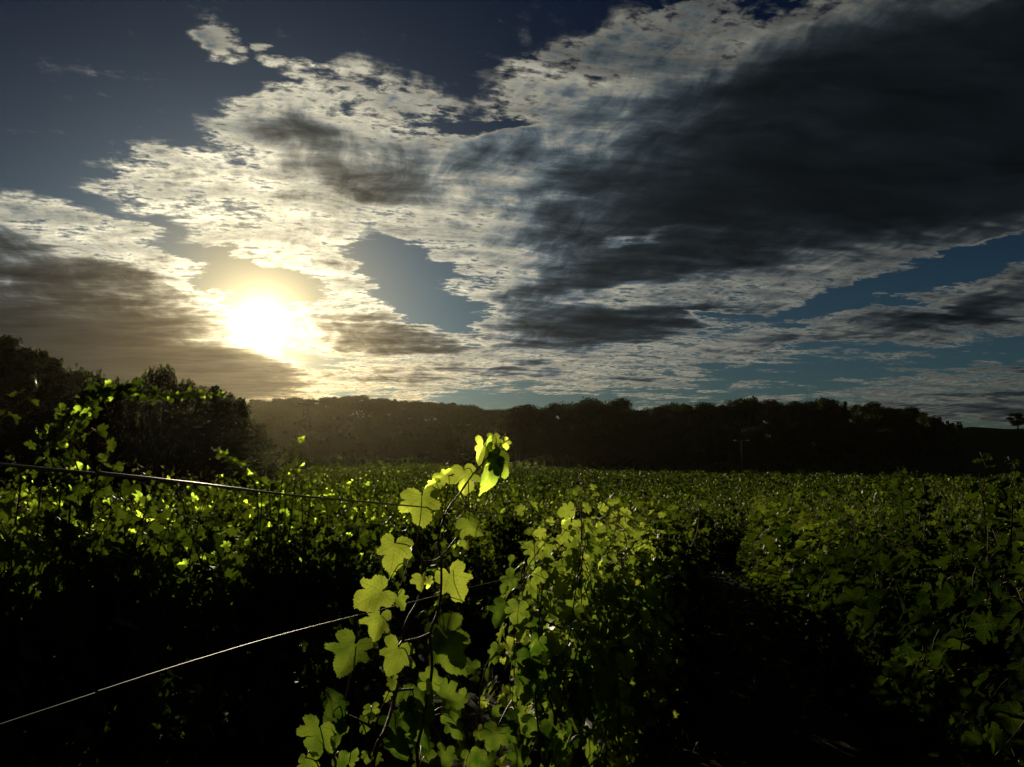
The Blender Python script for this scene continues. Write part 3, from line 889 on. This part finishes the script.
hand_vine('dim grapevine with large round drooping leaves, between the bright front vine and the leafy row', 3.35,
    [([(548, 560, 0), (541, 600, 0), (538, 640, 0), (535, 690, 0), (540, 740, 0), (545, 860, 0)], 0.0025, 0.005),
     ([(512, 700, 0), (518, 725, 0), (524, 755, 0), (530, 880, 0)], 0.0022, 0.0045)],
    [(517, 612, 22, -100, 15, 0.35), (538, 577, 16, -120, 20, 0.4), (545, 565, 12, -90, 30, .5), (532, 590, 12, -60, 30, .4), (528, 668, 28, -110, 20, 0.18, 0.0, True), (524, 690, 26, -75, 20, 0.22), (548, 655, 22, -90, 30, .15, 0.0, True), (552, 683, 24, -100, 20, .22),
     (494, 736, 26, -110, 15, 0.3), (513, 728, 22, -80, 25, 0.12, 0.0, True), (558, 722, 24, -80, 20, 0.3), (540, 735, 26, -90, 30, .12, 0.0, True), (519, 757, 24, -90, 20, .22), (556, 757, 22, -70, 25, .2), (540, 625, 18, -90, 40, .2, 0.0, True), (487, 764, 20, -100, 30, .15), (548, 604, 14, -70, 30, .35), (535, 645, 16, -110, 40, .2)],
    [])

# shoots that stand above the row on the left
def tall_shoots(label, k, t, shoots, seed, shaded=False):
    bx, by = row_xy(k, t)
    z = float(ground_z(bx, by))
    ca = math.pi / 2 - ROWANG
    inv = Matrix.Rotation(-ca, 3, 'Z')
    ex = []
    for pts, size in shoots:
        P = [np.array(inv @ (row_point(k, px, py, off) - Vector((bx, by, z)))) for (px, py, off) in pts]
        P.insert(0, np.array([np.clip(P[0][0], -0.5, 0.5), 0.0, 0.765]))          # each shoot springs from the arm of its vine
        ex.append((P, size))
    o = make_vine(seed, 0, extra=ex, top=1.5, tall=0.0, shaded=shaded)
    tag(o, label, 'grapevine', G_VINE)
    o.location = (bx, by, z); o.rotation_euler = (0, 0, ca)
tall_shoots('grapevine with a long shoot arching high against the dark trees, by the left row', -1, 3.2,
    [([(70, 500, 0), (58, 455, 0), (62, 425, 0.05), (78, 400, .1), (110, 390, .1), (150, 393, .1), (185, 397, .1), (205, 396, .1)], 0.085),
     ([(76, 500, -.1), (66, 455, -.1), (70, 428, -.05), (90, 402, 0), (125, 386, 0), (160, 399, 0), (195, 392, 0), (228, 398, 0)], 0.09), ([(60, 500, .12), (52, 462, .12), (50, 434, .12), (66, 408, .12)], 0.09), ([(90, 500, .05), (78, 470, .05), (72, 440, 0.05), (88, 412, .05), (100, 395, .05)], 0.08), ([(40, 490, 0), (45, 460, 0), (38, 440, 0), (48, 420, 0)], 0.075), ([(20, 490, 0.1), (18, 472, 0.1), (14, 460, .1)], 0.08),
     ([(95, 490, .1), (100, 465, .1), (110, 462, .1)], 0.08)], 301)
tall_shoots('grapevine in the left row with two slender leafy shoots standing up under the sun', -1, 5.15,
    [([(285, 500, 0), (287, 478, 0), (291, 460, 0), (297, 440, 0)], 0.075), ([(293, 500, .1), (297, 470, .1), (303, 452, .1)], 0.085), ([(280, 500, .05), (284, 474, .05), (290, 454, .05), (300, 437, .05)], 0.08), ([(302, 500, -.05), (300, 480, -.05), (294, 462, -.05)], 0.09), ([(262, 500, .08), (252, 480, .08), (238, 466, .08), (220, 452, .08)], 0.08), ([(270, 500, -.05), (262, 484, -.05), (250, 470, -.05), (236, 462, -.05)], 0.085), ([(310, 500, .1), (312, 484, .1), (309, 470, .1)], 0.08), ([(258, 500, 0), (246, 478, 0), (231, 462, 0), (212, 449, 0)], 0.07), ([(182, 500, .0), (172, 480, 0), (166, 466, 0)], 0.06)], 302)

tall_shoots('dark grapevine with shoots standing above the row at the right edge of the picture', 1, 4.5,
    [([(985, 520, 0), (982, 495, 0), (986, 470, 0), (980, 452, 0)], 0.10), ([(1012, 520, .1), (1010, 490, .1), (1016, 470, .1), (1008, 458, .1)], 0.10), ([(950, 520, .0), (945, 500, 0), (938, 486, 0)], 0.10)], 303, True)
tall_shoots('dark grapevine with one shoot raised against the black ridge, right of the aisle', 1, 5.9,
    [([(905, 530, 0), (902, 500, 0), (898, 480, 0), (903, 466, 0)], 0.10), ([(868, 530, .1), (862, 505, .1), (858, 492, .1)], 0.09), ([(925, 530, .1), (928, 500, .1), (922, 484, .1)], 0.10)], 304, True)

# ------------------------------------------------------------------ trellis wires and their posts
def wire(label, pts, r, material, t_end):
    P = [np.array(row_point(0, px, py)) for px, py in pts]
    d0 = P[0] - P[2]; d0 /= np.linalg.norm(d0[:2])
    back = P[0] + d0 * (0.665 + 1.7)
    d1 = P[-1] - P[-3]; d1 /= np.linalg.norm(d1[:2])
    tl = P[-1][0] * RD[0] + P[-1][1] * RD[1]
    ahead = P[-1] + d1 * (6.1 - tl)
    far = np.array(list(row_xy(0, t_end)) + [0.0])
    far[2] = float(ground_z(far[0], far[1])) + (ahead[2] - float(ground_z(ahead[0], ahead[1])))
    mb = MB()
    mb.tube(spline([back] + P + [ahead, far], 160), r, 12)
    o = mb.build('trellis_wire', material)
    tag(o, label, 'wire')
    return back, ahead, far
w1 = wire('thick rusty upper trellis wire sagging in front of the left row of vines', [(0, 464.5), (100, 473), (200, 484), (300, 496), (400, 505), (490, 513)], 0.0019, M_OLDWIRE, 18.6)
w2 = wire('thin shiny lower trellis wire running up through the bright front vine', [(0, 725), (100, 691), (200, 659), (300, 630), (420, 600), (480, 585), (560, 566)], 0.0012, M_WIRE, 18.6)
for t, lab in ((-1.6, 'wooden trellis post at the near end of the wired row'), (7.65, 'wooden trellis post hidden among the leaves of the wired row'), (18.6, 'wooden trellis post at the far end of the wired row')):
    x, y = row_xy(0, t)
    z = float(ground_z(x, y))
    root = empty('trellis_post', (x, y, z)); tag(root, lab, 'post')
    mb = MB(); mb.tube([(0, 0, -0.3), (0.0, 0, 0.5), (0.0, 0.0, 1.2), (0, 0, 1.56)], [0.045, 0.043, 0.041, 0.038], 10)
    mb.build('post', M_POST, root)
    mb = MB()
    for h in (1.28, 1.52):
        a = np.linspace(0, 2 * math.pi, 13)
        mb.tube(np.stack([0.044 * np.cos(a), 0.044 * np.sin(a), np.full(13, h)], -1), 0.0025, 5)
    mb.build('wire_tie', M_WIRE, root)

# ------------------------------------------------------------------ grass in the aisle
def make_grass():
    rng = np.random.default_rng(21); mb = MB()
    m = 9000
    t = rng.uniform(0.5, 14, m); w = rng.uniform(-3.2, 3.4, m)
    x = RN[0] * (ROW0 + w) + RD[0] * t; y = RN[1] * (ROW0 + w) + RD[1] * t
    keep = (np.sin(x * 3.1) * np.sin(y * 2.7) + rng.normal(0, .5, m) > -0.1) & (np.hypot(x, y) > 0.7)
    x, y = x[keep], y[keep]; m = len(x)
    z = ground_z(x, y) - 0.01
    h = rng.uniform(0.06, 0.26, m); a = rng.uniform(0, 6.28, m); ln = rng.uniform(0.2, 0.9, m) * h
    dx, dy = np.cos(a), np.sin(a); wd = 0.004
    v = np.stack([np.stack([x - dy * wd, y + dx * wd, z], -1), np.stack([x + dy * wd, y - dx * wd, z], -1),
                  np.stack([x + dx * ln * .4 + dy * wd * .7, y + dy * ln * .4 - dx * wd * .7, z + h * .6], -1), np.stack([x + dx * ln * .4 - dy * wd * .7, y + dy * ln * .4 + dx * wd * .7, z + h * .6], -1),
                  np.stack([x + dx * ln, y + dy * ln, z + h], -1)], 1).reshape(-1, 3)
    b = np.arange(m)[:, None] * 5
    mb.add(v, [b + np.array([0, 1, 2, 3]), b + np.array([3, 2, 4])], None, np.repeat(np.clip(rng.normal(.4, .3, m), 0, 1), 5))
    tag(mb.build('grass', M_GRASS), 'sparse tufts of grass and weeds between the vine rows', 'grass', kind='stuff')
make_grass()

def make_shade_weeds():  # undergrowth added to keep leaking sunlight off the soil
    rng = np.random.default_rng(22); mb = MB()
    m = 42000
    k = rng.integers(-9, 4, m); t = rng.uniform(1.5, 22, m)
    w = rng.normal(0, 0.24, m)
    free = rng.random(m) < 0.36                              # some stand out in the aisles too
    w = np.where(free, rng.uniform(-1.1, 1.1, m), w)
    off = ROW0 + SPACING * k + w
    x = RN[0] * off + RD[0] * t; y = RN[1] * off + RD[1] * t
    keep = (y > 1.0) & (np.sin(x * 2.3 + 1) + np.sin(y * 1.9) + rng.normal(0, .8, m) > -0.9) & ~((k == 0) & (t < 2.8)) & ~((k == -1) & (t > 7.4) & (t < 8.4))
    x, y, free = x[keep], y[keep], free[keep]; m = len(x)
    pos = np.stack([x, y, ground_z(x, y) + np.where(free, 0.14, 0.42) * np.sqrt(rng.random(m))], -1)
    a = rng.uniform(0, 6.28, m)
    tip = unit(np.stack([np.cos(a), np.sin(a), rng.uniform(-.2, 1.1, m)], -1))
    add_leaves(mb, 2, pos, tip, unit(rng.normal(0, .6, (m, 3)) + np.array([0, 0, .6])), rng.uniform(.05, .12, m), np.clip(abs(rng.normal(0, .3, m)), 0, 1), rng)
    tag(mb.build('shade_weeds', M_LEAF_FAR), 'low weeds added under the vines and along the aisle to block stray sun', 'shade_weeds', kind='stuff')
make_shade_weeds()

# ------------------------------------------------------------------ trees
def tree_proto(name, kind, seed):
    rng = np.random.default_rng(seed)
    tr, cr = MB(), MB()
    Hh = 10.0
    pos, tip, nr, sz, tn = [], [], [], [], []
    if kind == 'round':
        ch = rng.uniform(0.22, 0.32) * Hh
        top = np.array([rng.normal(0, .4), rng.normal(0, .4), Hh * 0.86])
        tr.tube(spline([(0, 0, -0.6), (rng.normal(0, .1), rng.normal(0, .1), ch), (rng.normal(0, .3), rng.normal(0, .3), Hh * .55), top], 10), np.linspace(0.26, 0.04, 10), 7)
        cl = []
        for i in range(26):
            a = rng.uniform(0, 6.28); zz = rng.uniform(ch * 0.95, Hh * 0.93); u = (zz - ch) / (Hh - ch)
            R = 3.0 * (1 - 0.75 * max(0, u - 0.35) ** 1.3 / 0.6) * rng.uniform(0.25, 1.0)
            c = np.array([R * math.cos(a), R * math.sin(a), zz]); cl.append((c, rng.uniform(0.7, 1.45)))
            if i < 10:
                s0 = np.array([0, 0, ch + (zz - ch) * 0.45])
                tr.tube(spline([s0, (s0 + c) / 2 + rng.normal(0, .2, 3), c], 6), np.linspace(0.09, 0.025, 6), 5)
        for c, r in cl:
            n = int(230 * r)
            d = unit(rng.normal(0, 1, (n, 3))); rr = r * rng.uniform(0.35, 1.08, n)[:, None]
            p = c + d * rr * np.array([1.1, 1.1, 0.8])
            pos.append(p); nr.append(unit(d + np.array([0, 0, .4]) + rng.normal(0, .5, (n, 3)))); tip.append(unit(d * .5 + np.array([0, 0, -.4]) + rng.normal(0, .5, (n, 3))))
            sz.append(rng.uniform(0.15, 0.33, n)); tn.append(np.clip(rng.normal(.4, .25, n) + rng.normal(0, .15), 0, 1))
    else:
        tr.tube(spline([(0, 0, -0.6), (rng.normal(0, .08), rng.normal(0, .08), Hh * .4), (rng.normal(0, .1), 0, Hh * 0.97)], 10), np.linspace(0.22, 0.02, 10), 7)
        wdt = 1.9 if kind == 'fir' else 1.35
        for i in range(34):
            zz = Hh * (0.14 + 0.84 * (i + rng.uniform(0, .6)) / 34.5); u = zz / Hh
            R = wdt * (1 - u) ** (0.8 if kind == 'fir' else 0.45) * (1 if kind == 'fir' else min(1, u * 4)) + 0.12
            for j in range(5):
                a = rng.uniform(0, 6.28); L = R * rng.uniform(0.55, 1.15)
                e = np.array([L * math.cos(a), L * math.sin(a), zz - (0.25 if kind == 'fir' else -0.5) * L])
                if j < 2: tr.tube([(0, 0, zz), e], [0.03, 0.01], 4)
                n = int(16 + 26 * L)
                s = rng.uniform(0.15, 1, n)[:, None]
                p = np.array([0, 0, zz]) * (1 - s) + e * s + rng.normal(0, .14, (n, 3))
                d = unit(e - np.array([0, 0, zz]))
                pos.append(p); tip.append(unit(d + rng.normal(0, .5, (n, 3)))); nr.append(unit(np.array([0, 0, 1]) + rng.normal(0, .5, (n, 3)))); sz.append(rng.uniform(0.14, 0.28, n)); tn.append(np.clip(rng.normal(.3, .2, n), 0, 1))
    add_leaves(cr, 2, np.concatenate(pos), np.concatenate(tip), np.concatenate(nr), np.concatenate(sz), np.concatenate(tn), rng)
    root = empty(name)
    tr.build('trunk', M_BARK, root)
    cr.build('crown', M_CROWN, root)
    return root

PROTO = {}
def get_tree(kind, j):
    nm = {'round': 'broadleaf_tree', 'fir': 'conifer_tree', 'slim': 'slender_tree'}[kind]
    if (kind, j) not in PROTO:
        PROTO[(kind, j)] = o = tree_proto(nm, kind, 40 + j + {'round': 0, 'fir': 20, 'slim': 30}[kind])
        return o
    return copy_thing(PROTO[(kind, j)])
rt = np.random.default_rng(77)
def plant(px, dist, top=None, height=None, kind='round', wide=1.0, label='', group=None, cat='tree'):
    """A tree on a bearing, at a distance; top = how high its tip stands in the view when one stands on the path."""
    d = ray(px, HORIZON)
    x, y = d.x / d.y * dist, dist
    z = float(ground_z(x, y))
    if top is not None:
        height = EYE.z + (HORIZON - top) / F * y * math.hypot(1, 0) - z
    height = max(height, 2.5)
    o = get_tree(kind, int(rt.integers(0, 5 if kind == 'round' else 3)))
    o.location = (x, y, z)
    o.rotation_euler = (0, 0, rt.uniform(0, 6.28))
    s = height / 9.75
    w = s * wide * rt.uniform(0.9, 1.15)
    o.scale = (w, w, s)
    tag(o, label, cat, group)
    return o

# the wood close by on the left
G1 = 'trees of the dark wood on the left'
left = [(-62, 326, 'fir', 'tall dark tree beyond the left edge of the near wood'), (-30, 330, 'round', 'dark broad tree at the left edge of the near wood'), (0, 335, 'fir', 'tallest dark tree of the near wood, at its left end'),
        (22, 348, 'fir', 'pointed dark tree just right of the tallest one in the near wood'), (32, 353, 'slim', 'slender pointed tree by a pale streak of sky'), (48, 358, 'fir', 'pointed tree left of the dip in the near wood'),
        (64, 370, 'round', 'rounded dark tree where the near wood starts to drop'), (80, 374, 'slim', 'slender tree tip behind the arching vine shoot'), (98, 377, 'round', 'low rounded tree behind the arching vine shoot'),
        (118, 379, 'round', 'low dark tree left of the single dome-shaped tree'), (136, 381, 'slim', 'thin tree beside the single dome-shaped tree'), (158, 369, 'round', 'dome-shaped tree that stands up from the near wood, left of the sun'),
        (180, 383, 'round', 'low tree right of the dome-shaped tree'), (197, 386, 'round', 'small dark tree below left of the sun'), (212, 389, 'slim', 'small pointed tree near the right end of the near wood'),
        (226, 393, 'round', 'small tree next to the last one of the near wood'), (238, 401, 'slim', 'small tree close to the right end of the near wood')]
for i, (px, top, kind, lab) in enumerate(left):
    plant(px, 74 + 5 * math.sin(i * 2.1), top=top, kind=kind, wide=0.5 if kind == 'round' else 1.1, label=lab, group=G1)
for i in range(52):
    px = -60 + 282 * (i + 0.5) / 52 + rt.normal(0, 4)
    sky = np.interp(px, [-60, 0, 60, 100, 240], [332, 338, 370, 382, 402])
    plant(px, rt.uniform(70, 84), top=sky + 11 + 45 * rt.random() ** 1.5, kind='round' if rt.random() < .6 else 'fir', wide=0.62, label='lower dark tree filling the near wood on the left', group=G1)

for px, dist, top, lab in ((249, 120, 424, 'small hazy tree just past the right end of the near wood'), (260, 150, 438, 'low hazy tree left of the tall street lamp'), (322, 186, 446, 'low bushy tree just right of the tall street lamp'), (345, 192, 450, 'lowest bushy tree at the foot of the hazy hill')):
    plant(px, dist, top=top, wide=1.1, label=lab, group=G1)
# the wooded ridge on the right
G2 = 'trees on the wooded ridge on the right'
SKYR = ([500, 530, 545, 580, 600, 640, 670, 700, 712, 735, 740, 760, 800, 820, 850, 880, 905, 920, 930, 938], [412, 410, 405, 404, 402, 408, 408, 405, 409, 404, 400, 402, 401, 399, 405, 405, 408, 414, 412, 421])
px = 520
n = 0
while px < 940:
    t = float(np.interp(px, *SKYR)) + rt.normal(0.5, 2.6)
    lab = 'round-crowned dark tree on the skyline of the right-hand ridge'
    if abs(px - 738) < 6: t, lab = 399, 'tallest dark tree on the right ridge, above the thin lamp post'
    if abs(px - 820) < 6: t, lab = 398, 'tall dark tree on the highest part of the right ridge'
    if px > 922: lab = 'last round tree at the right end of the ridge, before the bare slope'
    plant(px, rt.uniform(226, 250), top=t, kind='round' if rt.random() < .95 else 'fir', wide=rt.uniform(.75, 1.4), label=lab, group=G2)
    px += rt.uniform(7, 12) if abs(px - 710) > 6 else 14
for i in range(80):
    px = rt.uniform(560, 945); dist = rt.uniform(172, 236)
    cap = float(np.interp(px, *SKYR)) + 4
    z = float(ground_z((px - 512) / F * dist, dist))
    h = rt.uniform(5, 10)
    topy = HORIZON - (z + h - EYE.z) / dist * F
    plant(px, dist, top=max(topy, cap), kind='round' if rt.random() < .85 else 'fir', wide=1.3, label='dark tree massed on the slope of the right-hand ridge', group=G2)
plant(1020, 200, top=413, label='lone dark tree at the right edge of the picture on the bare slope', wide=1.7, group=G2)
plant(1034, 203, top=416, label='dark tree just outside the right edge on the bare slope', wide=1.8, group=G2)

# the higher hill behind, under and right of the sun
G3 = 'trees on the wooded hill under the sun'
SKYL = ([200, 245, 300, 340, 370, 400, 450, 490, 540], [404, 402, 399, 397, 398, 400, 405, 411, 409])
px = 205
while px < 545:
    plant(px, rt.uniform(425, 455), top=float(np.interp(px, *SKYL)) + rt.normal(0, 1.0), kind='round' if rt.random() < .88 else 'fir', wide=1.7, label='small tree on the crest of the hazy hill under the sun', group=G3)
    px += rt.uniform(5, 9)
for i in range(70):
    px = rt.uniform(230, 600); dist = rt.uniform(215, 420)
    plant(px, dist, height=rt.uniform(5, 9.5), kind='round', wide=1.3, label='tree on the flank of the hazy hill under the sun', group=G3)

# brush and low wood that covers the slopes
def brush():
    rng = np.random.default_rng(31); mb = MB()
    m = 42000
    b = rng.uniform(-80, 960, m); r = np.sqrt(rng.uniform(165 ** 2, 470 ** 2, m))
    bare = ((b > 488) & (b < 575) & (r < 275))
    clump = np.sin(b * 0.09 + r * 0.05) + np.sin(r * 0.11 - b * 0.03) + rng.normal(0, .7, m)
    keep = ~bare & (clump > -0.6) & (r > 176 + 8 * np.sin(b * .03))
    b, r, clump = b[keep], r[keep], clump[keep]; m = len(b)
    az = np.arctan((b - 512) / F)
    x, y = r * np.sin(az), r * np.cos(az)
    z = ground_z(x, y) + rng.uniform(0.1, 1.0, m) * np.clip(1.6 + clump * 1.2, .8, 5) 
    pos = np.stack([x, y, z], -1)
    add_leaves(mb, 2, pos, unit(rng.normal(0, 1, (m, 3))), unit(rng.normal(0, .6, (m, 3)) + np.array([0, -.5, .8])), rng.uniform(.6, 1.5, m), np.clip(rng.normal(.35, .2, m), 0, 1), rng)
    tag(mb.build('undergrowth', M_CROWN), 'dark brush and low wood covering the slopes between the trees', 'undergrowth', kind='stuff')
brush()

# young vines on stakes, in lines up the slope
for i in range(9):
    px = 505 + 8.0 * i
    root = None
    P = []
    for j in range(8):
        dist = 196 + 9 * j
        d = ray(px - 1.6 * j, HORIZON)
        x, y = d.x / d.y * dist, dist
        P.append(np.array([x, y, float(ground_z(x, y))]))
    org = P[0]
    root = empty('young_vine_row', tuple(org))
    tag(root, 'thin pale line of staked young vines running up the slope, %s from the left' % ORD[i].replace('nearest', 'first'), 'vine row', 'lines of staked young vines on the far slope')
    mb, fo = MB(), MB()
    rng = np.random.default_rng(400 + i)
    for p in P:
        mb.tube([p - org + np.array([0, 0, -.3]), p - org + np.array([0, 0, 1.9])], 0.09, 5)
    mb.tube([p - org + np.array([0, 0, 1.6]) for p in P], 0.03, 4)
    mb.build('stakes', M_PALEPOST, root)
    n = 260
    s = rng.uniform(0, 6.999, n); k = s.astype(int); f = (s - k)[:, None]
    PA = np.array(P)
    pos = PA[k] * (1 - f) + PA[k + 1] * f - org + np.stack([rng.normal(0, .2, n), rng.normal(0, .2, n), rng.uniform(.3, 1.4, n)], -1)
    add_leaves(fo, 2, pos, unit(rng.normal(0, 1, (n, 3))), unit(rng.normal(0, 1, (n, 3))), rng.uniform(.2, .4, n), rng.uniform(.3, .8, n), rng)
    fo.build('foliage', M_LEAF_FAR, root)

# lamp posts and the hut
def lamp_post(label, px, dist, top, head=0.9):
    d = ray(px, HORIZON)
    x, y = d.x / d.y * dist, dist
    z = float(ground_z(x, y))
    h = EYE.z + (HORIZON - top) / F * dist - z
    root = empty('street_lamp', (x, y, z)); tag(root, label, 'street lamp')
    mb = MB(); mb.tube([(0, 0, -.4), (0, 0, .3), (0, 0, h * .5), (0, 0, h)], [0.11, 0.10, 0.085, 0.06], 10); mb.build('pole', M_STEEL, root)
    mb = MB(); mb.tube([(-head, 0, h + 0.08), (-head * .4, 0, h + .02), (0, 0, h), (head * .4, 0, h + .02), (head, 0, h + 0.08)], 0.045, 8); mb.build('arm', M_STEEL, root)
    for sg in (-1, 1):
        mb = MB()
        a = np.linspace(-0.38, 0.38, 7)
        mb.tube(np.stack([sg * (head + .28) + a, np.zeros(7), np.full(7, h + .08)], -1), np.array([.04, .10, .13, .14, .13, .10, .04]), 10)
        mb.build('lamp_head', M_WHITE, root)
lamp_post('tall double-headed street lamp in front of the hazy hill, right below the sun', 307, 118, 404)
lamp_post('thin T-shaped street lamp in front of the dark right-hand ridge', 742, 150, 441)

d = ray(305, HORIZON); x, y = d.x / d.y * 150, 150
z = float(ground_z(x, y))
hut = empty('field_hut', (x, y, z)); tag(hut, 'small field hut whose pale flat roof just shows above the vines below the sun', 'hut')
zt = EYE.z + 0.9 / F * 150 - z
mb = MB(); mb.box((-.75, -.6, -.2), (.75, .6, zt)); mb.build('wall', M_PLASTER, hut, smooth=False)
mb = MB(); mb.box((-.95, -.8, zt + .003), (.95, .8, zt + .14)); mb.build('roof', M_WHITE, hut, smooth=False)
mb = MB(); mb.box((-.3, -.64, 0), (.3, -.603, zt * .8)); mb.build('door', M_DOOR, hut, smooth=False)

# ------------------------------------------------------------------ haze added to give the lens glare under the sun
def glare_volume():
    m, N = mat('glare_volume')
    v = N.n('ShaderNodeVolumePrincipled')
    v.inputs['Color'].default_value = (1.0, 0.84, 0.55, 1)
    v.inputs['Density'].default_value = GLARE_HAZE
    v.inputs['Anisotropy'].default_value = 0.80
    o = N.n('ShaderNodeOutputMaterial'); N.t.links.new(v.outputs[0], o.inputs['Volume'])
    mb = MB(); mb.box((-7000, -7000, -9), (7000, 7000, 48))
    tag(mb.build('glare_volume', m, smooth=False), 'thin golden haze added for lens glare under the sun', 'glare_volume', kind='stuff')
GLARE_HAZE = 0.000026
glare_volume()
